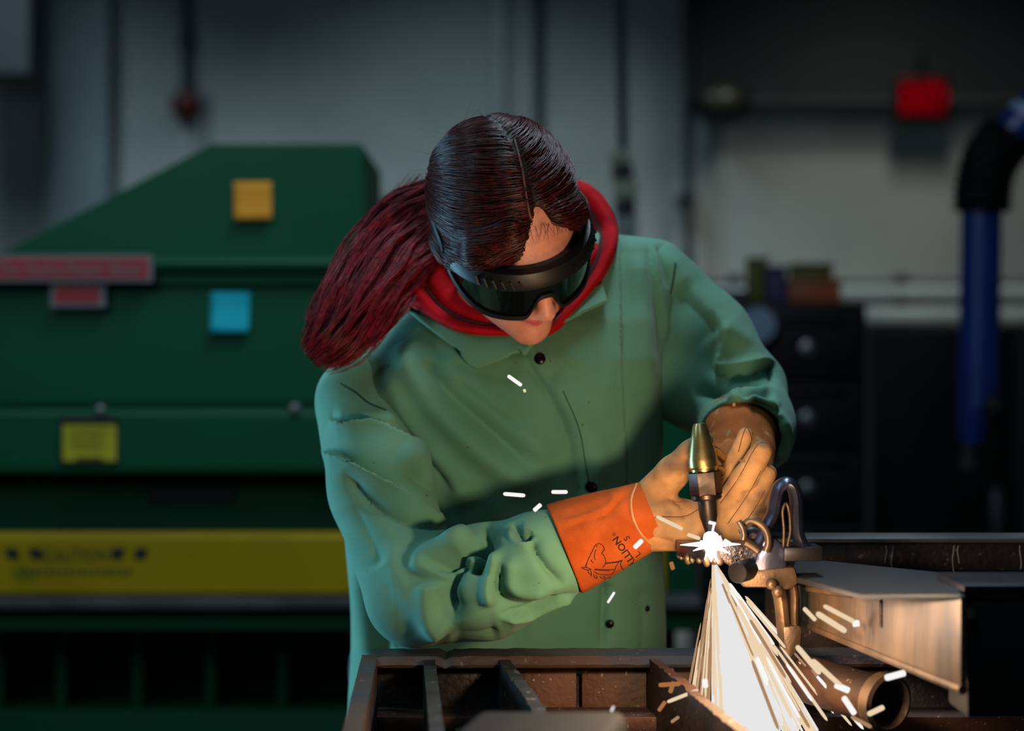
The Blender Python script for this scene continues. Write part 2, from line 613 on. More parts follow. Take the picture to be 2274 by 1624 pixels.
def folds(V, F, strokes):
    """sculpt cloth folds: each stroke is (kind, points seen from the front, width, depth in metres)"""
    N = vnormals(V, F)
    to = np.array([0, 0, H]) - V
    to /= np.linalg.norm(to, axis=1)[:, None]
    wgt = np.clip((np.einsum('ij,ij->i', N, to) - 0.02) / 0.4, 0, 1)
    U = np.stack([1137 + V[:, 0] / V[:, 1] * FP, 812 - (V[:, 2] - H) / V[:, 1] * FP], 1)
    D = np.zeros(len(V))
    for kind, pts, w, d in strokes:
        S = spline(pts, 6)
        m = ((U > S.min(0) - 4 * w) & (U < S.max(0) + 4 * w)).all(1)
        if not m.any():
            continue
        u = U[m]
        best = np.full(len(u), 1e9)
        side = np.zeros(len(u))
        tt = np.zeros(len(u))
        ns = len(S) - 1
        for i in range(ns):
            a, e = S[i], S[i + 1] - S[i]
            L2 = e @ e + 1e-9
            t = np.clip(((u - a) @ e) / L2, 0, 1)
            q = u - a - t[:, None] * e
            dd = np.hypot(q[:, 0], q[:, 1])
            b = dd < best
            best[b] = dd[b]
            side[b] = (e[0] * q[b, 1] - e[1] * q[b, 0])
            tt[b] = (i + t[b]) / ns
        tap = np.clip(np.sin(np.pi * np.clip(tt, 0.0, 1.0)) * 2.2, 0, 1)
        if kind.endswith('!'):
            tap = np.ones_like(tap)
        kk = kind[0]
        if kk == 'v':
            g = -np.exp(-best / w)
        elif kk == 'g':
            g = np.exp(-(best / w) ** 2)
        elif kk == 'e':
            sp = side > 0
            g = np.where(sp, np.exp(-best / w), -0.9 * np.exp(-best / (w * 0.5)))
            core = np.clip(best / 2.5, 0, 1)
            g = g * core
        elif kk == 's':          # raised flap on the right of the stroke, flat across
            g = np.where(side > 0, np.exp(-(best / (w)) ** 2), 0)
        D[m] += d * g * tap
    return V + N * (D * wgt)[:, None]


def wavy(V, N, amp, sc, seed=0.0):
    o = Vector((seed, seed * 1.7, -seed))
    d = np.array([noise.noise(Vector(v) * sc + o) for v in V])
    return V + N * (amp * d)[:, None]


def bvh(V, F):
    return BVHTree.FromPolygons([tuple(v) for v in V], [tuple(f) for f in F])


CAMO = Vector((0, 0, H))


def hit(tree, px, py, off=0.0):
    """surface point behind a pixel of the front view, lifted by off"""
    d = (Vector(W(px, py, 2.0)) - CAMO).normalized()
    p, n, i, dist = tree.ray_cast(CAMO, d)
    if p is None:
        return None
    if n.dot(d) > 0:
        n = -n
    return np.array(p + n * off)


def seam(tree, pts, r, name, m, parent, off=None, sub=8, seg=5):
    P = [hit(tree, x, y, r * 0.2 if off is None else off) for x, y in spline(pts, sub)]
    P = [p for p in P if p is not None]
    if len(P) < 2:
        return None
    mb = MB()
    mb.tube(P, r, seg)
    return mb.build(name, m, parent)


# ================================================================== the room
YW = 12.0


def struct(name, mb, m, parent=None, bevel=0.0):
    o = mb.build(name, m, parent, bevel, smooth=False)
    if parent is None:
        o['kind'] = 'structure'
    return o


struct('floor', MB().box(-5.6, 5.6, -1.5, YW, -0.12, 0), M['floor'])
struct('wall_back', MB().box(-5.6, 5.6, YW, YW + 0.2, 0, 5.4), M['wall'])
struct('wall_left', MB().box(-5.8, -5.6, -1.5, YW + 0.2, 0, 5.4), M['wall'])
struct('wall_right', MB().box(5.6, 5.8, -1.5, YW + 0.2, 0, 5.4), M['wall'])
struct('ceiling', MB().box(-5.8, 5.8, -1.5, YW + 0.2, 5.4, 5.6), M['ceiling'])
mb = MB()
pbox(mb, 1528, 2700, -300, 222, YW - 0.16, 0.158)
struct('trim_1', mb, M['wall_dark'])                     # dark header over the right bay
mb = MB()
a, b = W(100, 0, YW - 0.2), W(240, 0, YW - 0.2)
mb.box(a[0], b[0], YW - 0.2, YW - 0.002, 0, 5.399)
struct('column_1', mb, M['column'])
mb = MB()
a, b = W(-60, 0, YW - 0.9), W(66, 0, YW - 0.9)
mb.box(a[0], b[0], YW - 0.92, YW - 0.62, W(0, 210, YW)[2], 5.399)
struct('trim_2', mb, M['wall_dark'])                     # boxed duct drop in the corner


def pipe(name, x, y0, y1, r, Y, m, label, cat='pipe', to_ceiling=False):
    a, b = W(x, y0, Y), W(x, y1, Y)
    if to_ceiling:
        a[2] = 5.395
    rr = r * Y / FP
    root = empty(name, label, cat)
    mb = MB()
    mb.tube([a, b], rr, 14)
    mb.build('pipe', m, root)
    k = 0
    for t in (0.3, 0.62, 0.9):
        p = a * (1 - t) + b * t
        mb = MB()
        mb.tube([p - [0, 0, 0.015], p + [0, 0, 0.015]], rr * 1.25, 14)
        mb.box(p[0] - rr * 1.9, p[0] + rr * 1.9, p[1] + rr * 0.8, YW - 0.001, p[2] - 0.015, p[2] + 0.015)
        mb.build('pipe_strap', m, root)
    return root


pipe('wall_pipe', 1109, 0, 1270, 17, YW - 0.08, M['conduit'], 'thick pale vertical pipe on the wall rising above her head', to_ceiling=True)
pipe('wall_pipe', 1196, 0, 1270, 10, YW - 0.05, M['wall_dark'], 'thin dim vertical pipe just beside the thick pale pipe above her head', to_ceiling=True)
pipe('wall_conduit', 414, 0, 200, 11, YW - 0.05, M['conduit_dark'], 'dark vertical conduit running down the wall to the red alarm bell', to_ceiling=True)
pipe('wall_conduit', 448, 262, 1270, 7, YW - 0.04, M['conduit'], 'thin pale conduit going down the wall below the red alarm bell')
pipe('wall_conduit', 1528, 0, 1270, 12, YW - 0.2, M['wall_dark'], 'dark vertical conduit at the corner of the wall above her left shoulder', to_ceiling=True)

# alarm bell
root = empty('alarm_bell', 'round dark red alarm bell hanging on the wall under a conduit', 'bell')
c = W(411, 230, YW - 0.1)
MB().lathe(c + [0, 0.06, 0], (0, -1, 0), [(0, 0.02), (0.0, 0.084), (0.02, 0.086), (0.05, 0.07), (0.066, 0.04), (0.07, 0.012), (0.085, 0.012), (0.087, 0.0)], 28).build('gong', M['bell_red'], root)
a = W(440, 222, YW - 0.03)
mb = MB()
pbox(mb, 396, 462, 205, 262, YW - 0.04, 0.038)
mb.build('back_box', M['column'], root, 0.006)

# emergency lamp, horizontal conduit, exit sign
root = empty('bulkhead_lamp', 'unlit oval bulkhead lamp on the wall left of the exit sign', 'lamp')
c = W(1600, 222, YW - 0.3)
rr = 62 * (YW - 0.3) / FP
MB().lathe(c + [0, 0.13, 0], (0, -1, 0), [(0, rr * 0.9), (0.1, rr), (0.14, rr), (0.16, rr * 0.86), (0.165, rr * 0.7)], 32).build('housing', M['black'], root)
MB().lathe(c + [0, -0.02, 0], (0, -1, 0), [(0, rr * 0.72), (0.02, rr * 0.66), (0.05, rr * 0.4), (0.06, 0.0)], 28).build('glass_dome', M['lens_pale'], root)
for ch in root.children:
    ch.data.transform(Matrix.Translation(Vector(c)) @ Matrix.Diagonal((1.0, 1.0, 0.68, 1.0)) @ Matrix.Translation(-Vector(c)))
root = empty('wall_conduit', 'dark horizontal conduit from the bulkhead lamp past the exit sign', 'pipe')
MB().tube([W(1660, 228, YW - 0.2), W(2420, 228, YW - 0.2)], 0.028, 12).build('pipe', M['conduit_dark'], root)

root = empty('exit_sign', 'lit red exit sign with arrow high on the right wall', 'sign')
Y = YW - 0.27
mb = MB()
pbox(mb, 1988, 2112, 166, 266, Y, 0.07)
mb.build('housing', M['black'], root, 0.008)
mb = MB()
pbox(mb, 1996, 2100, 174, 258, Y - 0.006, 0.005)
mb.build('face', M['exit_face'], root)
text_on('lettering', 'EXIT', 2003, 2092, 244, Y - 0.009, M['exit'], root, hpx=56, bold=0.02)
mb = MB()
mb.prism([W(2094, 190, Y - 0.0085), W(2110, 216, Y - 0.0085), W(2094, 242, Y - 0.0085), W(2102, 216, Y - 0.0085)], (0, 0.002, 0))
mb.build('arrow', M['exit'], root)
mb = MB()
pbox(mb, 2040, 2060, 120, 168, Y + 0.02, 0.03)
mb.build('bracket', M['black'], root)

# hanging power drop behind her shoulder
root = empty('hanging_power_drop', 'black and cream power outlet box hanging from a cable behind her left shoulder', 'outlet')
Y = 7.0
a = W(1378, 0, Y)
a[2] = 5.395
MB().tube([a, W(1374, -200, Y), W(1384, 330, Y)], 11 * Y / FP, 10).build('cable', M['conduit_dark'], root)
for nm, x0, x1, y0, y1, m in (('top_cap', 1358, 1400, 333, 363, 'cream'), ('outlet_block', 1360, 1406, 361, 400, 'navy'), ('collar', 1366, 1414, 398, 440, 'cream'),
                              ('outlet_block', 1366, 1412, 438, 480, 'navy'), ('bottom_cap', 1368, 1416, 478, 560, 'conduit')):
    mb = MB()
    pbox(mb, x0, x1, y0, y1, Y, 0.06)
    mb.build(nm, M[m], root, 0.008)

# wall rails right of the tool cabinet
for i, (y0, y1, lab) in enumerate(((636, 664, 'upper of two pale horizontal wall rails behind the blue hose arm'), (684, 716, 'lower of two pale horizontal wall rails behind the blue hose arm'))):
    root = empty('wall_rail', lab, 'rail')
    mb = MB()
    pbox(mb, 1560, 2700, y0, y1, 10.7, 0.06)
    mb.build('rail', M['conduit'], root, 0.01)
    for x in (1620, 1990, 2420):
        mb = MB()
        pbox(mb, x, x + 26, y0 - 26, y1 + 4, 10.76, 0.05)
        mb.build('rail_bracket', M['black'], root)
mb = MB()
pbox(mb, 1540, 2720, 620, 2200, 10.82, 0.1)
a = W(0, 620, 10.82)
mb2 = MB().box(W(1540, 0, 10.82)[0], 5.55, 10.82, 10.9, 0.0, a[2])
mb.b.free()
o = mb2.build('low_partition', M['wall_dark'], None, 0.01)
tag(o, 'dark low partition carrying the two pale wall rails', 'partition')

# black tool cabinet with drawers
root = empty('tool_cabinet', 'black drawer cabinet behind her left arm with boxes on top', 'cabinet')
Y = 6.2
x0, x1 = W(1560, 0, Y)[0], W(1925, 0, Y)[0]
zt = W(0, 672, Y)[2]
MB().box(x0, x1, Y, Y + 0.5, 0.06, zt).build('body', M['black'], root, 0.01)
z = zt - 0.03
for h in (0.2, 0.2, 0.2, 0.2, 0.22):
    d = MB().box(x0 + 0.015, x1 - 0.015, Y - 0.02, Y - 0.001, z - h + 0.012, z).build('drawer', M['rubber'], root, 0.005)
    cx = W(1790, 0, Y)[0]
    MB().lathe((cx, Y - 0.02, z - h * 0.5), (0, -1, 0), [(0, 0.022), (0.012, 0.022), (0.016, 0.012), (0.018, 0.0)], 16).build('drawer_lock', M['grey_steel'], d)
    MB().box(x0 + 0.06, x1 - 0.06, Y - 0.034, Y - 0.02, z - 0.03, z - 0.016).build('drawer_pull', M['black'], d, 0.003)
    z -= h
for sx in (x0 + 0.03, x1 - 0.07):
    MB().box(sx, sx + 0.04, Y + 0.03, Y + 0.47, 0.0, 0.06).build('foot', M['black'], root)
root = empty('dial_gauge', 'pale round dial fixed on the black cabinet beside her left sleeve', 'gauge')
c = W(1684, 722, Y - 0.078)
MB().lathe(c + [0, 0.037, 0], (0, -1, 0), [(0, 0.05), (0.02, 0.055), (0.026, 0.051)], 28).build('case', M['grey_steel'], root)
MB().lathe(c + [0, 0.012, 0], (0, -1, 0), [(0, 0.05), (0.003, 0.05), (0.003, 0.0)], 28).build('dial_face', M['dial'], root)
# things on the cabinet
zt += 0.001


def crate(name, px0, px1, py0, Yc, d, m, label, cat, lidm=None):
    r = empty(name, label, cat)
    a, b = W(px0, py0, Yc)[0], W(px1, py0, Yc)[0]
    top = W(0, py0, Yc)[2]
    MB().box(a, b, Yc, Yc + d, zt, top - 0.012).build('body', m, r, 0.006)
    MB().box(a - 0.004, b + 0.004, Yc - 0.004, Yc + d + 0.004, top - 0.012, top).build('lid', lidm or m, r, 0.004)
    return r


crate('plastic_box', 1752, 1868, 618, 6.28, 0.16, M['orange_box'], 'orange plastic box sitting on the black drawer cabinet', 'box')
crate('plastic_box', 1704, 1748, 590, 6.3, 0.1, M['purple'], 'narrow purple box standing left of the orange box', 'box')
crate('grinder_box', 1664, 1706, 572, 6.42, 0.1, M['yellow_dull'], 'small dull yellow box standing left of the purple box', 'box')
crate('flat_box', 1762, 1850, 584, 6.46, 0.12, M['yellow_dull'], 'dull yellow flat box peeking over the orange box', 'box')
crate('steel_box', 1585, 1660, 646, 6.3, 0.16, M['conduit_dark'], 'low dark steel box on the cabinet close behind her left sleeve', 'box')
# second, farther cabinet
root = empty('storage_cabinet', 'wide black storage cabinet behind the hanging blue hose arm', 'cabinet')
Y = 7.2
x0, x1 = W(1935, 0, Y)[0], W(2560, 0, Y)[0]
zt2 = W(0, 722, Y)[2]
MB().box(x0, x1, Y, Y + 0.55, 0.0, zt2).build('body', M['black'], root, 0.01)
n = 2
for i in range(n):
    u, v = x0 + (x1 - x0) * i / n + 0.012, x0 + (x1 - x0) * (i + 1) / n - 0.012
    d = MB().box(u, v, Y - 0.02, Y - 0.001, 0.06, zt2 - 0.03).build('door', M['rubber'], root, 0.006)
    MB().box(v - 0.06 if i == 0 else u + 0.035, v - 0.035 if i == 0 else u + 0.06, Y - 0.045, Y - 0.02, 0.55, 0.75).build('door_handle', M['grey_steel'], d, 0.004)

# blue fume arm
root = empty('fume_extraction_arm', 'blue hanging fume extraction arm with black elbow at the right', 'duct')
Y = 5.5
s = Y / FP
MB().tube([W(2180, 440, Y), W(2176, 700, Y), W(2172, 905, Y)], [45 * s, 45 * s, 46 * s], 28).build('lower_tube', M['blue'], root)
MB().tube([W(2170, 900, Y), W(2160, 940, Y), W(2156, 985, Y)], [44 * s, 36 * s, 26 * s], 24).build('nozzle', M['blue'], root)
MB().tube([W(2154, 980, Y), W(2152, 1010, Y), W(2150, 1040, Y)], [24 * s, 26 * s, 34 * s], 20).build('nozzle_tip', M['rubber'], root)
MB().tube([W(2192, 880, Y - 0.05), W(2212, 905, Y - 0.06), W(2200, 935, Y - 0.05)], [10 * s, 26 * s, 16 * s], 14).build('joint_knob', M['rubber'], root)
el = spline([W(2182, 470, Y), W(2184, 415, Y), W(2200, 352, Y), W(2240, 300, Y)], 7)
mb = MB()
rr = [s * (62 + (5 if i % 2 else -3)) for i in range(len(el))]
rr[0] = 56 * s
mb.tube(el, rr, 28)
mb.build('elbow_bellows', M['rubber'], root)
MB().tube([W(2226, 320, Y), W(2330, 210, Y), W(2700, -190, Y + 0.2)], [44 * s] * 3, 28).build('upper_tube', M['blue'], root)
MB().tube([W(2270, 272, Y - 0.002), W(2286, 256, Y)], [47 * s] * 2, 28).build('white_band', M['dial'], root)
a = W(2700, -190, Y + 0.2)
MB().tube([a, (a[0], a[1], 5.395)], 0.05, 20).build('ceiling_drop', M['blue'], root)

# grey gas cylinder right of the shear
root = empty('gas_cylinder', 'pale grey gas cylinder standing behind the ponytail', 'cylinder')
Y = 5.0
c = W(882, 0, Y)
zt3 = W(0, 446, Y)[2]
MB().lathe((c[0], Y, 0), (0, 0, 1), [(0, 0.1), (0.005, 0.104), (zt3 - 0.14, 0.104), (zt3 - 0.08, 0.098), (zt3 - 0.03, 0.07), (zt3 - 0.005, 0.035), (zt3, 0.03)], 32).build('body', M['gas'], root)
MB().lathe((c[0], Y, zt3), (0, 0, 1), [(-0.01, 0.036), (0.0, 0.036), (0.012, 0.03), (0.02, 0.0)], 20).build('valve_cap', M['conduit'], root)

# ================================================================== hydraulic plate shear
YM = 4.35
shear = empty('plate_shear', 'big green hydraulic plate shear with yellow guard bar behind the welder', 'machine')


def cut(name, poly, Y, d, m, parent=shear, bevel=0.012):
    return MB().prism([W(x, y, Y) for x, y in poly], (0, d, 0)).build(name, m, parent, bevel, smooth=False)


cut('upper_hood', [(470, 320), (800, 318), (809, 328), (812, 572), (-420, 572), (-420, 560), (8, 560)], YM, 0.55, M['mach'])
cut('hood_lip', [(-420, 566), (812, 566), (812, 606), (-420, 606)], YM - 0.035, 0.4, M['mach'], bevel=0.02)
cut('lip_channel', [(-420, 602), (812, 602), (812, 634), (-420, 634)], YM - 0.012, 0.4, M['mach'], bevel=0.004)
cut('front_panel', [(-420, 632), (905, 632), (905, 908), (-420, 908)], YM, 0.5, M['mach'])
cut('lower_panel', [(-420, 906), (905, 906), (905, 1056), (-420, 1056)], YM - 0.008, 0.45, M['mach'], bevel=0.015)
cut('blade_recess', [(-420, 1050), (1480, 1050), (1480, 1200), (-420, 1200)], YM + 0.06, 0.3, M['mach_dark'])
cut('recess_slot', [(326, 1086), (522, 1086), (522, 1116), (326, 1116)], YM + 0.052, 0.02, M['black'], bevel=0.003)
gb = cut('guard_bar', [(-420, 1187), (1480, 1187), (1480, 1324), (-420, 1324)], YM - 0.12, 0.08, M['mach_yellow'], bevel=0.008)
cut('bed_edge', [(-420, 1330), (1560, 1330), (1560, 1356), (-420, 1356)], YM - 0.16, 0.5, M['bed'], bevel=0.006)
cut('bed_apron', [(-420, 1357), (1560, 1357), (1560, 1402), (-420, 1402)], YM - 0.13, 0.5, M['mach'], bevel=0.006)
cut('scrap_recess', [(-420, 1400), (1500, 1400), (1500, 1640), (-420, 1640)], YM + 0.12, 0.3, M['black'], bevel=0.0)
for x in (-180, -20, 120, 290, 452, 612, 776, 940, 1100):
    cut('scrap_bar', [(x, 1404), (x + 30, 1404), (x + 30, 1640), (x, 1640)], YM - 0.02, 0.1, M['mach_dark'], bevel=0.006)
cut('scrap_ledge', [(-420, 1432), (1500, 1432), (1500, 1482), (-420, 1482)], YM + 0.09, 0.03, M['mach_dark'], bevel=0.004)
a = W(-420, 1560, YM)
b = W(1500, 1560, YM)
z0 = W(0, 1568, YM)[2]
MB().box(a[0], b[0], YM - 0.06, YM + 0.4, 0.0, z0).build('base', M['mach_dark'], shear, 0.01)
cut('end_frame', [(1330, 790), (1535, 790), (1545, 1010), (1545, 1330), (1330, 1330)], YM - 0.04, 0.6, M['mach'])
for x, y in ((224, 912), (656, 908), (760, 908)):
    MB().lathe(W(x, y, YM - 0.008), (0, -1, 0), [(0, 0.011), (0.006, 0.011), (0.008, 0.006)], 6).build('panel_bolt', M['grey_steel'], shear)
# name plates
Y = YM - 0.045
pl = cut('name_plate', [(-60, 566), (339, 566), (339, 626), (-60, 626)], Y, 0.008, M['sign_white'], bevel=0.0)
cut('name_field', [(-52, 574), (329, 574), (329, 618), (-52, 618)], Y - 0.002, 0.003, M['sign_red'], parent=pl, bevel=0.0)
text_on('lettering', 'The Hydra Power Shear', -6, 318, 610, Y - 0.004, M['sign_white'], pl, hpx=34, shear=0.25)
Y = YM - 0.03
pl = cut('type_plate', [(112, 628), (234, 628), (234, 682), (112, 682)], Y, 0.028, M['sign_white'], bevel=0.0)
cut('type_field', [(122, 636), (222, 636), (222, 672), (122, 672)], Y - 0.002, 0.003, M['sign_red'], parent=pl, bevel=0.0)
Y = YM - 0.014
pl = cut('caution_label', [(134, 926), (262, 926), (262, 1029), (134, 1029)], Y, 0.005, M['ink'], bevel=0.0)
cut('label_field', [(140, 944), (258, 944), (258, 1024), (140, 1024)], Y - 0.001, 0.002, M['label_yellow'], parent=pl, bevel=0.0)
mb = MB()
for i in range(6):
    y = 954 + i * 9
    mb.prism([W(x, yy, Y - 0.002) for x, yy in ((156, y), (242 - (i * 17) % 30, y), (242 - (i * 17) % 30, y + 2), (156, y + 2))], (0, 0.0005, 0))
mb.prism([W(x, yy, Y - 0.002) for x, yy in ((168, 1015), (228, 1015), (228, 1023), (168, 1023))], (0, 0.0005, 0))
tag(mb.build('fine_print', M['ink_faint'], pl), kind='stuff')
# writing on the yellow bar
Y = YM - 0.1215
for x in (10, 62, 248, 300):
    s_ = 6 if x > 200 else -4
    mb = MB()
    mb.prism([W(x, 1218, Y), W(x + 30, 1218, Y), W(x + 30 - s_, 1242, Y), W(x + 4 - s_, 1242, Y)], (0, 0.001, 0))
    mb.build('hazard_block', M['ink'], gb)
text_on('lettering', 'CAUTION', 96, 240, 1246, Y, M['ink_faint'], gb, hpx=28, bold=0.02)
mb = MB()
x = 44
while x < 290:
    w_ = random.uniform(7, 16)
    mb.prism([W(x, 1264, Y), W(x + w_, 1264, Y), W(x + w_, 1276, Y), W(x, 1276, Y)], (0, 0.001, 0))
    x += w_ + 5
tag(mb.build('fine_print', M['ink_faint'], gb), kind='stuff')


def note(px0, px1, py0, py1, Y, m, label, skew):
    n = 6
    V, F = [], []
    for i in range(n + 1):
        for j in range(n + 1):
            u, v = i / n, j / n
            p = W(px0 + (px1 - px0) * u + skew * v, py0 + (py1 - py0) * v - skew * u * 0.4, Y)
            p[1] -= 0.003 + 0.016 * v * v
            V.append(p)
    for i in range(n):
        for j in range(n):
            F.append((i * (n + 1) + j, (i + 1) * (n + 1) + j, (i + 1) * (n + 1) + j + 1, i * (n + 1) + j + 1))
    o = mesh_obj('sticky_note', V, F, m)
    md = o.modifiers.new('thickness', 'SOLIDIFY')
    md.thickness = 0.0006
    return tag(o, label, 'note')


note(519, 603, 405, 489, YM, M['note_orange'], 'square orange sticky note on the upper green hood', 3)
note(470, 556, 649, 738, YM, M['note_cyan'], 'square bright blue sticky note on the green front panel', -2)


# ================================================================== cutting table
ZT = 0.864                  # top of the table rim
table = empty('cutting_table', 'rusty steel cutting table with slats in front of the welder', 'table')


def jag(mb, p, q, h, t, amp, n=40, side=(0, 1, 0), m=None):
    """plate standing between p and q (top edge), h high, t thick, with a torch-eaten top edge"""
    p, q = np.array(p, float), np.array(q, float)
    d = q - p
    nrm = np.cross(d / np.linalg.norm(d), (0, 0, 1.0))
    V, F = [], []
    for i in range(n + 1):
        u = i / n
        b = p + d * u
        e = amp * (noise.noise(Vector(b) * 60) + 0.5 * noise.noise(Vector(b) * 170))
        for s_ in (-0.5, 0.5):
            V.append(b + nrm * t * s_ + np.array((0, 0, e)))
            V.append(b + nrm * t * s_ - np.array((0, 0, h)))
    for i in range(n):
        a, c = 4 * i, 4 * (i + 1)
        F += [(a, c, c + 2, a + 2), (a + 1, a + 3, c + 3, c + 1), (a, a + 1, c + 1, c), (a + 2, c + 2, c + 3, a + 3)]
    F += [(0, 2, 3, 1), (4 * n, 4 * n + 1, 4 * n + 3, 4 * n + 2)]
    mb.add(V, F)
    return mb


def at_z(px, py, z):
    """point at height z seen at a pixel"""
    Y = (H - z) * FP / (py - 812.0)
    return W(px, py, Y)


# rim along the back, worn at its left corner
mb = MB()
xs = list(np.linspace(818, 2330, 90))
V, F = [], []
for i, x in enumerate(xs):
    yf = 2.205 + 0.012 * (x - 818) / 1500
    e = 0.0012 * noise.noise(Vector((x * 0.03, 0, 0))) + (-0.004 * max(0, 1 - (x - 818) / 26) ** 1)
    if 982 < x < 1000:
        e -= 0.004
    X = W(x, 0, yf)[0]
    for (yy, zz) in ((yf, ZT - 0.008 + e), (yf + 0.006, ZT + e), (yf + 0.068, ZT + e), (yf + 0.07, ZT - 0.006), (yf + 0.07, ZT - 0.026), (yf + 0.001, ZT - 0.011)):
        V.append((X, yy, zz))
n = len(xs)
for i in range(n - 1):
    for k in range(6):
        F.append((6 * i + k, 6 * i + (k + 1) % 6, 6 * (i + 1) + (k + 1) % 6, 6 * (i + 1) + k))
F += [tuple(range(5, -1, -1)), tuple(range(6 * n - 6, 6 * n))]
mb.add(V, F).build('back_rim', M['rim'], table)
# left rim, running to the front
A_, B_ = at_z(812, 1472, ZT), at_z(775, 1640, ZT)
d = (B_ - A_) / np.linalg.norm(B_ - A_)
jag(MB(), A_ + [0, 0.06, -0.001], A_ + d * 1.05, 0.05, 0.016, 0.0015, 80).build('left_rim', M['rim'], table, 0.0)
jag(MB(), A_ + [0.006, 0.03, -0.03], A_ + [0.006, 0, -0.03] + d * 1.05, 0.75, 0.008, 0.001, 10).build('left_panel', M['rust_dark'], table)
# plates of the back, with gaps between them
for x0, x1, m in ((822, 944, 'rust_dark'), (950, 1110, 'rust_dark'), (1114, 1280, 'rust'), (1292, 1446, 'rust'), (1452, 1640, 'rust'), (1650, 1954, 'rust'), (1962, 2300, 'rust_dark')):
    mb = MB()
    a, b = W(x0, 0, 2.235), W(x1, 0, 2.235)
    mb.box(a[0], b[0], 2.232 + 0.002 * random.random(), 2.244, 0.70, ZT - 0.012)
    mb.build('back_plate', M[m], table, 0.001)
mb = MB()
mb.box(W(822, 0, 2.2)[0], W(2300, 0, 2.2)[0], 2.246, 2.256, 0.10, ZT - 0.024)
mb.build('back_wall', M['rust_dark'], table)
mb = MB()
mb.box(W(822, 0, 2.2)[0], W(2300, 0, 2.2)[0], 2.17, 2.2315, W(0, 1596, 2.2)[2] - 0.01, W(0, 1590, 2.2)[2] + 0.004)
mb.build('slat_rail', M['rust'], table, 0.002)
# slats
for (x0, x1, yy1, t, m) in ((950, 972, 1640, 0.012, 'rust_dark'), (1117, 1240, 1640, 0.012, 'rust_dark'), (1452, 1668, 1640, 0.010, 'rust'),
                            (1290, 1400, 1640, 0.008, 'rust_dark')):
    zz = ZT - (0.003 if x0 != 1290 else 0.062)
    a = at_z(x0, 1470, zz)
    a[1] = 2.229
    b = at_z(x1, yy1, zz)
    d = (b - a)
    d[2] = 0
    d /= np.linalg.norm(d)
    L = (2.229 - 1.32) / -d[1]
    jag(MB(), a, a + d * L, 0.10 if x0 != 1290 else 0.05, t, 0.0035, 110).build('slat', M[m], table)
a, b = W(815, 0, 2.2)[0], W(2330, 0, 2.2)[0]
MB().box(a - 0.03, b - 0.02, 1.26, 1.31, ZT - 0.06, ZT - 0.004).build('front_rim', M['rim'], table, 0.003)
MB().box(b - 0.02, b, 1.26, 2.28, ZT - 0.05, ZT - 0.004).build('right_rim', M['rim'], table, 0.003)
for x in (a, b - 0.06):
    for y in (1.27, 2.2):
        MB().box(x, x + 0.05, y, y + 0.05, 0, ZT - 0.07).build('leg', M['rust_dark'], table, 0.003)

# taller back stop on the right: angle iron over a rusty plate
stop = empty('back_stop', 'scratched rusty angle iron back stop standing behind the beam', 'steel rail')
YB = 2.36
MB().box(W(1700, 0, YB)[0], W(2400, 0, YB)[0], YB, YB + 0.012, ZT - 0.12, W(0, 1296, YB)[2]).build('plate', M['rust'], stop, 0.001)
mb = MB()
pbox(mb, 1690, 2420, 1206, 1268, YB - 0.012, 0.03)
mb.build('angle_face', M['rust_dark'], stop, 0.002)
mb = MB()
a = W(1690, 1206, YB - 0.016)
b = W(2420, 1206, YB - 0.016)
mb.box(a[0], b[0], YB - 0.016, YB + 0.06, a[2], a[2] + 0.005)
mb.build('angle_lip', M['grey_steel'], stop, 0.0012)
for k, x in enumerate((1967, 1981, 2117, 2128, 2266)):
    y0 = 1212
    P = [W(x + 2 * math.sin(i * 1.3 + k), y0 + i * (10 + 3 * (k % 3)), YB - 0.0125) for i in range(5)]
    MB().tube(P, 0.00042, 5).build('scratch', M['conduit'], stop)

# steel bracket beam with a tapering web and the block at its end
beam = empty('steel_beam', 'tapered steel beam lit orange by the sparks on the right of the table', 'beam')
T0, T1 = W(1758, 1268, 2.1), W(1912, 1318, 1.92)
YN = T1[1]
zb = T1[2]
T0[2] = zb - 0.002
T2, T3 = W(2142, 1318, 1.80), np.array((0.39, 2.26, zb))
T2[0] = W(2136, 0, 1.795)[0]
MB().prism([T0 + [0, 0, 0], T1, T2, T2 + [0.03, 0.17, 0], np.array((0.30, 2.3, zb - 0.002))], (0, 0, -0.006)).build('top_plate', M['beam_dark'], beam, 0.0015)
f0, f1, f2, f3 = W(1756, 1290, 2.16), W(2133, 1322, 1.80), W(2133, 1532, 1.80), W(1756, 1376, 2.16)
MB().prism([f0, f1, f2, f3], (0.006, 0.002, 0)).build('web', M['beam'], beam, 0.0025)
MB().tube([f3 + [0.002, 0, 0], f2 + [0.002, 0, 0]], [0.0035, 0.0045], 8).build('lower_flange', M['beam'], beam)
g0, g1 = f0 * 0.42 + f1 * 0.58, f3 * 0.42 + f2 * 0.58
g0[2] -= 0.002
MB().tube([g0 * 0.97 + g1 * 0.03, g0 * 0.45 + g1 * 0.55], [0.0028, 0.0022], 8).build('web_seam', M['rust_dark'], beam)
MB().tube([f0 + [-0.002, 0, -0.006], f0 * 0.58 + f1 * 0.42 + [-0.003, 0, -0.006]], [0.003, 0.005], 10).build('top_flange', M['beam'], beam)
blk = empty('anvil_block', 'black steel block filling the lower right corner', 'block')
YK = 1.82
a, b = W(2148, 1330, YK), W(2700, 1330, YK)
MB().box(a[0], b[0], YK, 1.90, ZT + 0.0005, a[2]).build('body', M['beam_dark'], blk, 0.003)
MB().box(a[0] - 0.004, b[0], YK - 0.004, 1.93, a[2], a[2] + 0.012).build('top_plate', M['clamp_dark'], blk, 0.002)
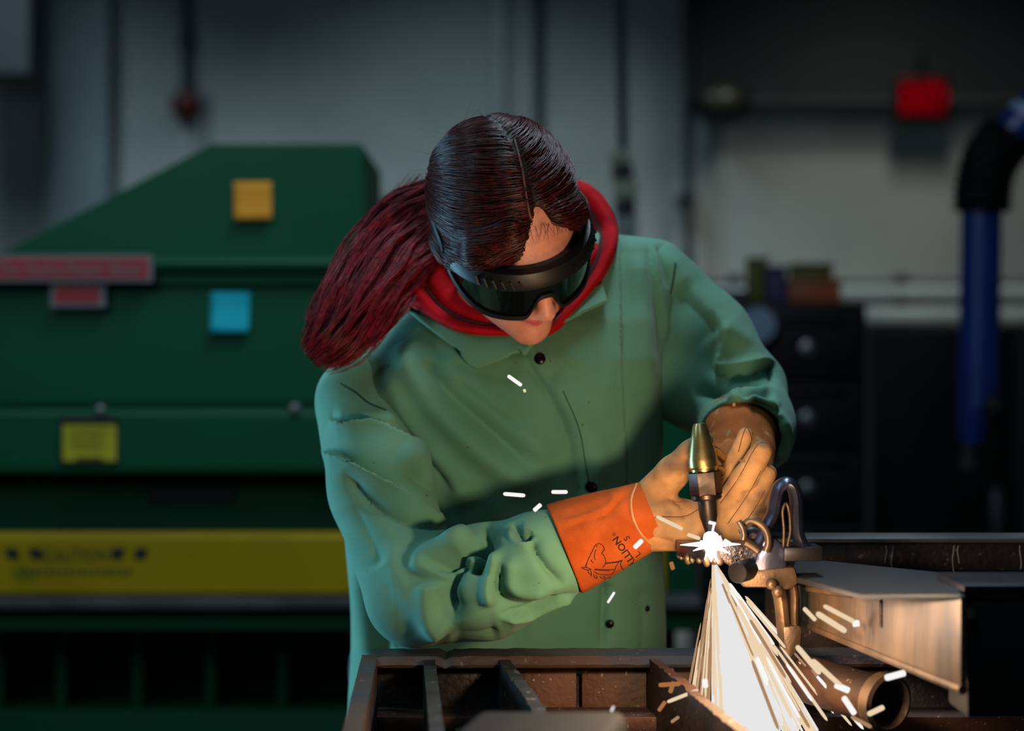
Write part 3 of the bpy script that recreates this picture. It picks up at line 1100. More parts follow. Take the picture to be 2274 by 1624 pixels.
MB().tube([W(2150, 1352, YK - 0.004), W(2154, 1376, YK - 0.006)], 0.006, 10).build('weld_bead', M['clamp_warm'], blk)

# rusty pipe lying on the slats
pp = empty('rusty_pipe', 'rusty pipe with a flanged end lying on the slats under the beam', 'pipe')
a, b = W(1690, 1478, 2.17), W(1964, 1560, 2.02)
r_ = 52 * 2.02 / FP
ax = (b - a) / np.linalg.norm(b - a)
L = np.linalg.norm(b - a)
MB().lathe(a, ax, [(0, r_ * 0.9), (0, r_ * 1.05), (L, r_ * 1.05), (L, r_ * 0.9)], 28).build('pipe_body', M['rust'], pp)
MB().lathe(b, ax, [(-0.006, r_ * 0.9), (-0.006, r_ * 1.28), (0.006, r_ * 1.28), (0.008, r_ * 1.1), (0.003, r_ * 0.9), (-0.02, r_ * 0.85), (-0.02, 0.0)], 28).build('pipe_flange', M['beam'], pp)
# blurred square tube in the foreground
sq = empty('square_tube', 'dark open steel tube end blurred at the bottom front of the table', 'steel tube')
YQ = 1.66


def ring(x0, x1, y0, y1, c, Y):
    P = []
    for (cx, cy, a0) in ((x1 - c, y0 + c, -90), (x1 - c, y1 - c, 0), (x0 + c, y1 - c, 90), (x0 + c, y0 + c, 180)):
        for k in range(5):
            an = math.radians(a0 + 22.5 * k)
            P.append(W(cx + c * math.cos(an), cy + c * math.sin(an), Y))
    return P


def loft(mb, rings, close=False):
    n = len(rings[0])
    V = [p for r in rings for p in r]
    F = [(i * n + k, i * n + (k + 1) % n, ((i + 1) % len(rings)) * n + (k + 1) % n, ((i + 1) % len(rings)) * n + k)
         for i in range(len(rings) if close else len(rings) - 1) for k in range(n)]
    return mb.add(V, F)


o1 = ring(1052, 1392, 1582, 1662, 30, YQ)
i1 = ring(1078, 1366, 1602, 1644, 16, YQ)
ov = np.array((-0.05, -0.30, 0))
loft(MB(), [o1, [p + ov for p in o1], [p + ov for p in i1], i1], True).build('tube_wall', M['tube_dark'], sq, 0.0)

# ================================================================== workpiece, clamp
YP = 2.13
zp = W(0, 1206, YP)[2]      # upper face of the plate being cut
plate = empty('workpiece_plate', 'steel plate being cut, its rounded end under the torch flame', 'plate')
mb = MB()
top, n = [], 26
for i in range(n + 1):
    an = math.pi / 2 + math.pi * i / n
    top.append((W(1575, 0, YP)[0] + 0.030 * math.cos(an) * 1.0, YP + 0.02 - 0.045 * -math.sin(an) * 1.0 if False else YP + 0.025 + 0.055 * math.sin(an), zp))
top = top + [(W(1725, 0, YP)[0], YP - 0.03, zp), (W(1725, 0, YP)[0], YP + 0.08, zp)]
th = 33 * YP / FP
mb.prism(top, (0, 0, -th))
mb.build('plate_body', M['slag'], plate, 0.0012)
for k in range(26):
    t = min(1.0, max(0.0, (k + random.uniform(-0.45, 0.45)) / 25))
    if t < 0.35:
        an = math.pi + (t / 0.35) * math.pi / 2
        p = np.array((W(1575, 0, YP)[0] + 0.029 * math.cos(an), YP + 0.025 + 0.053 * math.sin(an), zp - th))
    else:
        u = (t - 0.35) / 0.65
        p = np.array((W(1575, 0, YP)[0] + u * 0.058, YP - 0.028, zp - th))
    r0 = random.choice((0.0012, 0.0018, 0.0026, 0.0034))
    MB().ball(p + [0, 0, -0.0005], (r0 * 1.2, r0, r0 * random.uniform(1.0, 2.0)), 8, 6).build('slag_drop', M['clamp_warm'], plate)

clamp = empty('welding_clamp', 'blue black locking clamp with loop handle holding the plate to the beam', 'clamp')
YC = 2.1
s = YC / FP


def bar(pts, r, m, name, flat=1.0, Y=YC, seg=10, sub=5, up=None):
    P = [W(p[0], p[1], Y + (p[2] if len(p) > 2 else 0)) for p in spline(pts, sub)] if sub else [W(p[0], p[1], Y) for p in pts]
    mb_ = MB()
    mb_.tube(P, r, seg, flat=flat, up=up)
    return mb_.build(name, m, clamp)


UPY = (0, 1, 0)
bar([(1682, 1206), (1700, 1172), (1716, 1140), (1722, 1108), (1729, 1084), (1745, 1073), (1759, 1080), (1767, 1105), (1769, 1150), (1771, 1185), (1782, 1212), (1796, 1226)],
    0.0064, M['clamp'], 'loop_handle', flat=2.2, up=UPY)
bar([(1738, 1232), (1741, 1180), (1738, 1136), (1746, 1118), (1753, 1140), (1755, 1180), (1750, 1206), (1748, 1228)], 0.0016, M['clamp_warm'], 'loop_inner_lip', Y=YC - 0.008, flat=1.5, up=UPY)
mb = MB()
pbox(mb, 1742, 1828, 1216, 1247, YC - 0.02, 0.05)
mb.build('base_bar', M['clamp_dark'], clamp, 0.0015)
mb = MB()
mb.prism([W(x, y, YC - 0.012) for x, y in ((1672, 1262), (1690, 1200), (1712, 1186), (1742, 1212), (1750, 1260), (1728, 1280), (1694, 1284))], (0, 0.03, 0))
mb.build('jaw_body', M['clamp'], clamp, 0.004)
MB().lathe(W(1637, 1272, YC - 0.03), W(1690, 1258, YC + 0.02) - W(1637, 1272, YC - 0.03), [(0, 0.0), (0, 22 * s), (0.002, 24 * s), (0.03, 24 * s), (0.032, 18 * s), (0.05, 17 * s)], 24).build('swivel_pad', M['clamp_dark'], clamp)
bar([(1640, 1158), (1648, 1172), (1652, 1188), (1650, 1200)], 0.0030, M['clamp_warm'], 'hook_finger', Y=YC - 0.03)
bar([(1652, 1166), (1668, 1156), (1688, 1164), (1702, 1182), (1706, 1206), (1700, 1226)], 0.0034, M['clamp_warm'], 'hook_finger', Y=YC - 0.02)
bar([(1650, 1196), (1668, 1186), (1690, 1196), (1694, 1216)], 0.0075, M['clamp_dark'], 'pivot_block', Y=YC)
bar([(1655, 1204), (1672, 1214), (1684, 1224)], 0.0042, M['clamp_warm'], 'pivot_pin', Y=YC - 0.028)
mb = MB()
mb.prism([W(x, y, YC - 0.014) for x, y in ((1640, 1290), (1676, 1266), (1766, 1258), (1776, 1296), (1752, 1312), (1700, 1306), (1650, 1306))], (0, 0.026, 0))
mb.build('lower_arm', M['clamp_warm'], clamp, 0.005)
MB().ball(W(1713, 1297, YC - 0.02), 13 * s).build('rivet', M['clamp_warm'], clamp)
MB().ball(W(1727, 1314, YC - 0.02), 14 * s).build('rivet', M['clamp_warm'], clamp)
bar([(1730, 1310), (1736, 1350), (1741, 1400), (1748, 1440)], 0.0072, M['clamp_warm'], 'link_bar', flat=1.2, up=UPY)
bar([(1750, 1268), (1758, 1290), (1764, 1320), (1764, 1360), (1765, 1396)], 0.0044, M['clamp_warm'], 'link_bar', flat=2.0, up=UPY)
bar([(1772, 1285), (1776, 1320), (1776, 1360), (1770, 1400)], 0.0026, M['clamp_dark'], 'link_spring', up=UPY)
mb = MB()
mb.prism([W(x, y, YC - 0.01) for x, y in ((1738, 1392), (1776, 1388), (1782, 1400), (1779, 1440), (1766, 1452), (1752, 1470), (1742, 1452))], (0, 0.022, 0))
mb.build('link_end', M['clamp_warm'], clamp, 0.005)

# ================================================================== torch and flame
torch = empty('cutting_torch', 'brass cutting torch pointing straight down at the plate, held by both gloves', 'torch')
YT = 2.12
s = YT / FP
ta, tb = W(1553, 940, YT), W(1578, 1192, YT)
tax = (tb - ta) / np.linalg.norm(tb - ta)
MB().lathe(ta, tax, [(0, 0.0), (0.5 * s, 12 * s), (6 * s, 16 * s), (36 * s, 23 * s), (78 * s, 32 * s), (84 * s, 33 * s), (97 * s, 33 * s), (102 * s, 29 * s), (108 * s, 29 * s)], 32).build('torch_head', M['brass'], torch)
MB().lathe(ta + tax * 106 * s, tax, [(0, 32 * s), (4 * s, 36 * s), (52 * s, 36 * s), (56 * s, 33 * s)], poly=6).build('hex_nut', M['torch_dark'], torch)
MB().lathe(ta + tax * 160 * s, tax, [(0, 34 * s), (8 * s, 34 * s), (12 * s, 30 * s)], 28).build('nut_collar', M['torch_dark'], torch)
MB().lathe(ta + tax * 168 * s, tax, [(0, 21 * s), (10 * s, 21 * s), (40 * s, 20 * s), (58 * s, 15 * s), (74 * s, 11 * s), (86 * s, 10 * s), (86 * s, 4 * s)], 24).build('nozzle_tip', M['tip'], torch)
for (dx, dy, dz) in ((12, 62, 0.0), (10, 100, 0.0)):
    P = spline([W(1553 + dx, 940 + dy, YT + 0.008), W(1590, 940 + dy * 1.02, YT + 0.05), W(1640, 1045 + dy * 0.2, YT + 0.13), W(1668, 1078 + dy * 0.2, 2.34)], 6)
    MB().tube(P, 0.0048, 12).build('gas_tube', M['brass'], torch)
P = [W(1660, 1080, 2.30), W(1664, 1078, 2.42)]
MB().tube(P, [0.012, 0.012], 14).build('handle', M['torch_dark'], torch)

FK = 1.35
flame = empty('cutting_flame', 'blinding white cutting flame between torch tip and plate', 'flame')
c = W(1579, 1207, YP - 0.034)
mb = MB()
s = YP / FP
mb.lathe(c + [0, 0, 25 * s], (0, 0, -1), [(0, 8 * s), (5 * s, 15 * s), (13 * s, 17 * s), (21 * s, 17 * s), (28 * s, 22 * s), (33 * s, 21 * s), (40 * s, 13 * s), (52 * s, 7 * s), (66 * s, 0)], 16)
mb.build('flame_core', M['flame_white'], flame)
MB().lathe(W(1577, 1186, YP - 0.03), (0, 0, -1), [(0, 4 * s), (3 * s, 12 * s), (8 * s, 15 * s), (12 * s, 10 * s)], 14).build('flame_cone', M['flame_blue'], flame)
for ax_, az_, L, r_ in ((1, 0.02, 64, 9), (-1, 0.0, 68, 9), (0.9, -0.42, 46, 9), (-0.9, -0.30, 44, 8), (0.8, 0.35, 30, 8), (-0.8, 0.3, 30, 8), (0.35, -0.95, 44, 8), (-0.4, -0.9, 36, 8)):
    e = c + np.array((ax_, -0.1, az_)) * L * s + [0, 0, -3 * s]
    MB().tube([c + [0, 0, -3 * s], c * 0.65 + e * 0.35 + [0, 0, -1 * s], e], [r_ * 1.7 * s, r_ * 0.62 * s, 0.0002], 8).build('flame_tongue', M['flame_white'], flame)

# ================================================================== sparks
US = bpy.data.meshes.new('spark')
mb = MB()
mb.lathe((0, 0, 0), (0, 0, 1), [(0, 0.0), (0.04, 0.8), (0.12, 1), (0.88, 1), (0.96, 0.8), (1, 0)], 8)
bmesh.ops.recalc_face_normals(mb.b, faces=mb.b.faces)
mb.b.to_mesh(US)
mb.b.free()
US.polygons.foreach_set('use_smooth', [True] * len(US.polygons))
SPM = {}
for k in ('spark_white', 'spark_warm', 'spark_tan', 'spark_orange', 'spark_core'):
    me = US.copy()
    me.materials.append(M[k])
    SPM[k] = me


def spark(p, q, r, m, label, group=None):
    o = bpy.data.objects.new('spark', SPM[m])
    p, q = Vector(p), Vector(q)
    d = q - p
    o.matrix_world = Matrix.Translation(p) @ d.to_track_quat('Z', 'Y').to_matrix().to_4x4() @ Matrix.Diagonal((r, r, d.length, 1))
    COL.objects.link(o)
    return tag(o, label, 'spark', group)


for (x0, y0, x1, y1, w, m, Y, lab) in (
    (1127, 834, 1159, 857, 9, 'spark_white', 2.10, 'white spark streak slanting across the chest below the collar snap'),
    (1162, 869, 1168, 867, 8, 'spark_warm', 2.10, 'tiny spark dot just under the slanting streak on the chest'),
    (1117, 1097, 1167, 1101, 9, 'spark_white', 2.08, 'longer of two level white sparks above the bent right elbow'),
    (1224, 1093, 1261, 1093, 9, 'spark_white', 2.08, 'shorter of two level white sparks, just left of the lower snap'),
    (1185, 1135, 1202, 1120, 10, 'spark_white', 2.08, 'short white spark tilted up just above the orange cuff corner'),
    (1408, 1218, 1427, 1199, 11, 'spark_white', 2.06, 'white spark streak crossing the printing on the orange cuff'),
    (1457, 1147, 1517, 1176, 9, 'spark_warm', 2.06, 'long spark streak crossing the tan palm above the flame'),
    (1526, 1187, 1555, 1197, 9, 'spark_warm', 2.06, 'spark streak left of the flame, just under the palm'),
    (1349, 1340, 1365, 1315, 6, 'spark_white', 2.06, 'thin white spark beside the jacket slit under the orange cuff'),
    (1552, 1081, 1568, 1065, 7, 'spark_tan', 2.06, 'dim spark in front of the torch nut'),
    (1627, 899, 1633, 899, 8, 'spark_orange', 2.06, 'small orange spark on the brown cuff of the left glove'),
    (1642, 1023, 1656, 1025, 5, 'spark_orange', 2.06, 'tiny orange spark on the longest gloved finger'),
    (1596, 1190, 1602, 1206, 9, 'spark_white', 2.06, 'white droplet close right of the flame'),
    (1607, 1200, 1624, 1211, 11, 'spark_white', 2.06, 'thick white spark right of the flame over the plate'),
    (1586, 1163, 1580, 1192, 6, 'spark_white', 2.06, 'upright white spark rising from the flame along the nozzle'),
    (1573, 1160, 1590, 1164, 8, 'spark_white', 2.06, 'little white spark at the top of the upright one on the nozzle'),
    (1490, 1248, 1495, 1266, 10, 'spark_orange', 2.06, 'orange droplet falling left of the plate, below the glove'),
    (1784, 1350, 1812, 1379, 10, 'spark_warm', 2.0, 'short streak just right of the clamp link in front of the beam'),
    (1812, 1361, 1880, 1404, 14, 'spark_warm', 1.98, 'thickest long streak in front of the beam side'),
    (1828, 1345, 1902, 1384, 11, 'spark_warm', 1.98, 'upper long streak in front of the beam side'),
    (1893, 1386, 1909, 1384, 15, 'spark_white', 1.98, 'bright bead at the end of the upper streak on the beam'),
    (1768, 1434, 1822, 1498, 13, 'spark_warm', 2.0, 'streak starting under the clamp link, upper of a pair'),
    (1803, 1465, 1872, 1528, 12, 'spark_warm', 1.98, 'streak going down right below the clamp link, lower of a pair'),
    (1853, 1521, 1887, 1535, 15, 'spark_white', 1.98, 'bright white spark at the end of the lower streak'),
    (1872, 1547, 1899, 1588, 14, 'spark_white', 1.98, 'bright white spark slanting down over the rusty pipe'),
    (1964, 1507, 2012, 1494, 15, 'spark_white', 1.95, 'bright level spark over the flanged pipe end under the beam'),
    (1926, 1588, 1964, 1570, 12, 'spark_warm', 1.95, 'warm spark on the rusty pipe near its flanged end'),
    (1890, 1592, 1936, 1616, 9, 'spark_tan', 1.95, 'dim spark at the bottom of the rusty pipe'),
    (1481, 1560, 1552, 1532, 8, 'spark_warm', 2.0, 'long spark shooting left from the slat below the beam of sparks'),
    (1462, 1522, 1512, 1519, 10, 'spark_orange', 2.02, 'dim orange spark flying level left of the spray'),
    (1462, 1580, 1478, 1558, 9, 'spark_orange', 2.02, 'dim orange spark tilted at the far left of the spray'),
    (1488, 1540, 1496, 1514, 10, 'spark_orange', 2.02, 'dim upright orange spark left of the spray'),
    (1565, 1508, 1567, 1528, 13, 'spark_white', 1.98, 'bright white bead in the left edge of the spray'),
    (1357, 1581, 1363, 1569, 5, 'spark_white', 1.8, 'small yellow white spark over the blurred front tube'),
    (1490, 1605, 1508, 1592, 7, 'spark_tan', 2.0, 'dim spark at the bottom left of the spray'),
):
    spark(W(x0, y0, Y), W(x1, y1, Y), w * 0.5 * Y / FP, m, lab)

# the spray: free strands on its edges one by one, the dense middle as one mass
O = W(1584, 1246, YP - 0.015)
GL = ('thin tan spark trail on the sparse left edge of the spray under the cut', 'spark trails on the left edge of the spray')
GR = ('warm spark trail on the ragged right edge of the spray, toward the rusty pipe', 'spark trails on the right edge of the spray')


def ray_pt(xe, t, dy):
    """point on the path that leaves the cut and crosses the bottom of the frame at xe"""
    e = W(xe, 1624, YP - 0.015 + dy)
    p = O + (e - O) * t
    p[2] -= 0.004 * t * t
    return p


for k in range(84):
    if k < 34:
        xe = 1505 + 78 * rng.random() ** 0.8
        m = ('spark_tan', 'spark_tan', 'spark_warm')[k % 3]
        t0 = rng.uniform(0.02, 0.55)
        t1 = min(1.25, t0 + rng.uniform(0.3, 0.7))
        w = rng.uniform(2.5, 5)
    else:
        xe = 1730 + 200 * rng.random() ** 1.25
        m = ('spark_warm', 'spark_tan', 'spark_warm', 'spark_white')[k % 4]
        t0 = rng.uniform(0.12, 0.7)
        t1 = min(1.05, t0 + rng.uniform(0.12, 0.4))
        w = rng.uniform(4, 8)
        if xe > 1850:
            t1 = min(t1, 0.97)
    dy = rng.uniform(-0.05, 0.05) if k < 34 else rng.uniform(-0.12, -0.02)
    spark(ray_pt(xe, t0, dy), ray_pt(xe, t1, dy), w * 0.5 * YP / FP, m, *(GL if k < 34 else GR))

core, warm = MB(), MB()
for k in range(1500):
    u = rng.random()
    edge = k % 4 == 0
    xe = 1600 + 185 * u if not edge else (1582 + 30 * rng.random() if rng.random() < 0.3 else 1740 + 85 * rng.random())
    t0 = (rng.random() ** 1.5) * 0.75
    t1 = min(1.3, t0 + rng.uniform(0.2, 0.6))
    if xe > 1720:
        t1 = min(t1, 1.12 - rng.random() * 0.25)
    dy = rng.uniform(-0.06, 0.06)
    a, b = ray_pt(xe, t0, dy), ray_pt(xe, t1, dy)
    r = rng.uniform(2.2, 4.5) * YP / FP
    mb = core if (not edge or rng.random() < 0.25) else warm
    mb.tube([a, a * 0.5 + b * 0.5, b], [r * 0.8, r, r * 0.75], 5)
spray = empty('spark_spray', 'dense white spray of molten sparks blowing down through the table under the cut', 'spark spray')
o = core.build('spray_core', M['spark_core'], spray, smooth=True)
o['kind'] = 'stuff'
o = warm.build('spray_edge', M['spark_warm'], spray, smooth=True)
o['kind'] = 'stuff'


# ================================================================== the welder
person = empty('person', 'woman in green welding jacket, red hood, dark goggles and gloves bending over the torch', 'person')

# head frame: turned to her left, bowed down
HC = W(1129, 502, 2.295)
HS = 0.94
yaw, pit, rol = math.radians(25), math.radians(50), math.radians(2)


def rotv(v):
    x, y, z = v
    y, z = y * math.cos(pit) - z * math.sin(pit), y * math.sin(pit) + z * math.cos(pit)
    x, z = x * math.cos(rol) + z * math.sin(rol), -x * math.sin(rol) + z * math.cos(rol)
    return (x, y, z)


RH = np.array([rotv((math.cos(yaw), math.sin(yaw), 0)), rotv((math.sin(yaw), -math.cos(yaw), 0)), rotv((0, 0, 1))]).T   # columns: her left, forward, up


def HW(p):
    return (np.asarray(p, float) * HS) @ RH.T + HC


def head_sdf(P):
    q = (P - HC.astype(np.float32)) @ RH.astype(np.float32) / HS
    d = ell(q, (0, -0.014, 0.026), (0.073, 0.092, 0.086))
    d = smin(d, ell(q, (0, 0.036, -0.028), (0.058, 0.054, 0.080)), 0.03)
    d = smin(d, rcone(q, (-0.044, 0.012, -0.062), (-0.006, 0.066, -0.100), 0.020, 0.018), 0.018)
    d = smin(d, rcone(q, (0.044, 0.012, -0.062), (0.006, 0.066, -0.100), 0.020, 0.018), 0.018)
    d = smin(d, rcone(q, (0, 0.060, -0.098), (0, 0.068, -0.101), 0.018, 0.015), 0.012)
    for s_ in (-1, 1):
        d = smin(d, ell(q, (s_ * 0.036, 0.058, -0.036), (0.024, 0.022, 0.026)), 0.015)
        d = smax(d, -ell(q, (s_ * 0.031, 0.096, 0.004), (0.016, 0.012, 0.011)), 0.008)
        d = smin(d, ell(q, (s_ * 0.031, 0.077, 0.003), (0.013, 0.012, 0.012)), 0.003)
        d = smin(d, ell(q, (s_ * 0.076, -0.012, -0.012), (0.010, 0.019, 0.030)), 0.006)
    d = smin(d, ell(q, (0, 0.083, 0.016), (0.045, 0.012, 0.009)), 0.012)
    nose = rcone(q, (0, 0.088, 0.010), (0, 0.106, -0.034), 0.0080, 0.0098)
    nose = smin(nose, ell(q, (0, 0.1075, -0.036), (0.0105, 0.0095, 0.0088)), 0.006)
    for s_ in (-1, 1):
        nose = smin(nose, ell(q, (s_ * 0.0125, 0.097, -0.040), (0.008, 0.010, 0.008)), 0.006)
        nose = smax(nose, -ell(q, (s_ * 0.007, 0.104, -0.0475), (0.004, 0.006, 0.004)), 0.003)
    d = smin(d, nose, 0.009)
    lips = chain(q, [(-0.021, 0.078, -0.064), (-0.008, 0.0885, -0.0615), (0.008, 0.0885, -0.0615), (0.021, 0.078, -0.064)], [0.003, 0.0052, 0.0052, 0.003], 0.003)
    low = chain(q, [(-0.019, 0.077, -0.067), (0, 0.0855, -0.0720), (0.019, 0.077, -0.067)], [0.003, 0.0062, 0.003], 0.003)
    d = smin(d, smin(lips, low, 0.0012), 0.004)
    d = smax(d, -rcone(q, (-0.016, 0.094, -0.0662), (0.016, 0.094, -0.0662), 0.0011, 0.0011), 0.002)
    return d * HS


NB = W(1140, 700, 2.45)                      # base of the neck
SR, SL = W(800, 905, 2.40), W(1462, 640, 2.50)   # shoulders: her right, her left
ER, WRR = W(925, 1322, 2.265), W(1415, 1158, 2.205)
EL, WRL = W(1655, 868, 2.46), W(1654, 1030, 2.29)
HIPC = np.array((W(1125, 0, 2.56)[0], 2.56, 0.84))

# hands: her right one flat behind the torch, her left one closed on the handle
RH_F = [([(1592, 1118, 2.205), (1628, 1040, 2.195), (1656, 966, 2.185)], [27, 24, 17]),
        ([(1600, 1150, 2.182), (1654, 1066, 2.158), (1690, 1004, 2.152)], [34, 31, 25]),
        ([(1622, 1178, 2.176), (1676, 1106, 2.160), (1706, 1052, 2.158)], [28, 25, 20]),
        ([(1634, 1196, 2.172), (1680, 1140, 2.162), (1708, 1094, 2.164)], [25, 22, 16])]
RH_T = ([(1446, 1106, 2.208), (1494, 1050, 2.194), (1534, 1008, 2.180), (1562, 978, 2.168)], [44, 36, 29, 22])
RH_P = [((1420, 1152, 2.208), (1588, 1166, 2.186), 66, 43), ((1436, 1170, 2.20), (1606, 1186, 2.178), 52, 36)]
LH_P = [((1650, 1046, 2.285), (1660, 1120, 2.262), 58, 50)]
LH_F = [([(1690 - 8 * i, 1084 + 32 * i, 2.250), (1694 - 8 * i, 1098 + 32 * i, 2.208), (1652 - 6 * i, 1104 + 31 * i, 2.200), (1632 - 4 * i, 1100 + 31 * i, 2.226)],
         [24, 23, 21, 18]) for i in range(4)]
LH_T = ([(1628, 1062, 2.27), (1604, 1076, 2.232), (1612, 1058, 2.205)], [26, 23, 19])


def pw(p):
    return W(p[0], p[1], p[2])


def pr(r, Y, k=1.0):
    return r * Y / FP * k


def hand_sdf(P, palm, fingers, thumb, k=1.0, kf=0.0012):
    d = None
    for a, b, ra, rb in palm:
        e = rcone(P, pw(a), pw(b), pr(ra, a[2], k), pr(rb, b[2], k))
        d = e if d is None else smin(d, e, 0.012)
    fs = None
    for pts, rs in fingers:
        e = chain(P, [pw(p) for p in pts], [pr(r, p[2], k) for r, p in zip(rs, pts)], 0.004)
        fs = e if fs is None else smin(fs, e, kf)
    d = smin(d, fs, 0.007)
    e = chain(P, [pw(p) for p in thumb[0]], [pr(r, p[2], k) for r, p in zip(thumb[1], thumb[0])], 0.005)
    return smin(d, e, 0.005)


KL, KR = np.array((-0.09, 2.50, 0.46)), np.array((0.11, 2.52, 0.46))
AL, AR = np.array((-0.10, 2.66, 0.07)), np.array((0.13, 2.66, 0.07))


def body_sdf(P):
    d = head_sdf(P)
    d = smin(d, rcone(P, HW((0, -0.03, -0.05)), NB, 0.052, 0.058), 0.02)
    tr = rcone(P, HIPC, W(1135, 900, 2.50), 0.115, 0.105)
    tr = smin(tr, rcone(P, SR + [0.055, 0.04, 0.0], SL + [-0.05, 0.02, -0.01], 0.042, 0.040), 0.06)
    d = smin(d, tr, 0.04)
    for A, B, C in ((SR + [0.012, 0.016, 0], ER, WRR), (SL + [-0.012, 0.012, -0.006], EL, WRL)):
        d = smin(d, rcone(P, A, B, 0.038, 0.035), 0.02)
        d = smin(d, rcone(P, B, C, 0.034, 0.026), 0.008)
    d = smin(d, hand_sdf(P, RH_P, RH_F, RH_T, 0.72), 0.01)
    d = smin(d, hand_sdf(P, LH_P, LH_F, LH_T, 0.72), 0.01)
    for K, A, sx in ((KL, AL, -0.085), (KR, AR, 0.085)):
        hp = HIPC + [sx, 0, -0.04]
        d = smin(d, rcone(P, hp, K, 0.085, 0.052), 0.03)
        d = smin(d, rcone(P, K, A, 0.052, 0.036), 0.012)
        d = smin(d, rcone(P, A + [0, 0.02, -0.03], A + [sx * 0.2, -0.15, -0.04], 0.034, 0.026), 0.012)
    return d


V, F = sdf_mesh(body_sdf, (-0.32, 2.08, 0.0), (0.42, 2.80, 1.50), 0.0034, 2)
body = mesh_obj('body', V, F, [M['skin'], M['lips']], person)
q = (V - HC) @ RH / HS
lipd = smin(chain(q, [(-0.021, 0.078, -0.064), (-0.008, 0.0885, -0.0615), (0.008, 0.0885, -0.0615), (0.021, 0.078, -0.064)], [0.003, 0.0052, 0.0052, 0.003], 0.003),
            chain(q, [(-0.019, 0.077, -0.067), (0, 0.0855, -0.0720), (0.019, 0.077, -0.067)], [0.003, 0.0062, 0.003], 0.003), 0.0012)
isl = lipd < 0.0006
body.data.polygons.foreach_set('material_index', isl[F].all(1).astype(np.int32))

# trousers and boots
V, F = sdf_mesh(lambda P: smax(smin(smin(rcone(P, HIPC + [-0.085, 0, -0.04], KL, 0.102, 0.072), rcone(P, KL, AL, 0.072, 0.058), 0.01),
                                    smin(rcone(P, HIPC + [0.085, 0, -0.04], KR, 0.102, 0.072), rcone(P, KR, AR, 0.072, 0.058), 0.01), 0.02), AL[2] - 0.0 - P[:, 2], 0.004),
                (-0.30, 2.38, 0.0), (0.30, 2.78, 0.95), 0.009, 2)
mesh_obj('trousers', V, F, M['denim'], person)
for A, sx in ((AL, -0.085), (AR, 0.085)):
    V, F = sdf_mesh(lambda P: smax(smin(rcone(P, A + [0, 0.03, -0.022], A + [sx * 0.2, -0.165, -0.03], 0.047, 0.04), rcone(P, A, A + [0, 0.01, 0.05], 0.05, 0.05), 0.02), 0.003 - P[:, 2], 0.003),
                    A - [0.13, 0.26, 0.08], A + [0.13, 0.14, 0.13], 0.006, 2)
    b_ = mesh_obj('boot', V, F, M['boot'], person)
    MB().tube([A + [0, 0.035, -0.06], A + [sx * 0.1, -0.07, -0.062], A + [sx * 0.2, -0.17, -0.062]], 0.042, 14, flat=0.15, up=(0, 0, 1)).build('sole', M['rubber'], b_)

# ---------------- jacket
RT = 2.47
ROWS = [  # pixel row, left edge, right edge, centre distance, half depth, all seen at distance RT
    (560, 1130, 1440, 2.50, 0.060), (640, 1010, 1462, 2.49, 0.085), (720, 900, 1470, 2.475, 0.105), (800, 815, 1472, 2.465, 0.118),
    (900, 772, 1473, 2.465, 0.122), (1000, 762, 1474, 2.47, 0.122), (1120, 764, 1475, 2.48, 0.122), (1240, 768, 1476, 2.49, 0.122),
    (1360, 772, 1477, 2.50, 0.122), (1480, 776, 1478, 2.505, 0.124), (1700, 770, 1486, 2.51, 0.130), (1900, 770, 1486, 2.51, 0.130)]
RZ = np.array([H - (r[0] - 812) * RT / FP for r in ROWS])[::-1]
RC = np.array([(0.5 * (r[1] + r[2]) - 1137) * RT / FP for r in ROWS])[::-1]
RA = np.array([0.5 * (r[2] - r[1]) * RT / FP for r in ROWS])[::-1]
RY = np.array([r[3] for r in ROWS])[::-1]
RB = np.array([r[4] for r in ROWS])[::-1]


def jacket_sdf(P):
    z = P[:, 2]
    cx, a, cy, b = (np.interp(z, RZ, t).astype(np.float32) for t in (RC, RA, RY, RB))
    u, v = np.abs(P[:, 0] - cx) / a, np.abs(P[:, 1] - cy) / b
    r = (u ** 2.7 + v ** 2.7) ** (1 / 2.7)
    d = (r - 1) * np.minimum(a, b) * 0.9
    d = smax(d, z - RZ[-1], 0.03)
    sh = rcone(P, W(1190, 640, 2.495), SL + [-0.006, 0, 0.002], 0.072, 0.050)
    sh = smin(sh, rcone(P, W(1080, 735, 2.47), SR + [0.02, 0.02, -0.004], 0.062, 0.046), 0.03)
    d = smin(d, sh, 0.045)
    d = smin(d, rcone(P, W(1150, 640, 2.61), W(1250, 600, 2.61), 0.075, 0.068), 0.05)
    d = smax(d, 0.735 - z, 0.008)
    nk = rcone(P, NB + [0, 0.02, -0.03], HW((0, -0.02, -0.09)) + [0, 0.0, 0.10], 0.058, 0.085)
    return smax(d, -nk, 0.012)


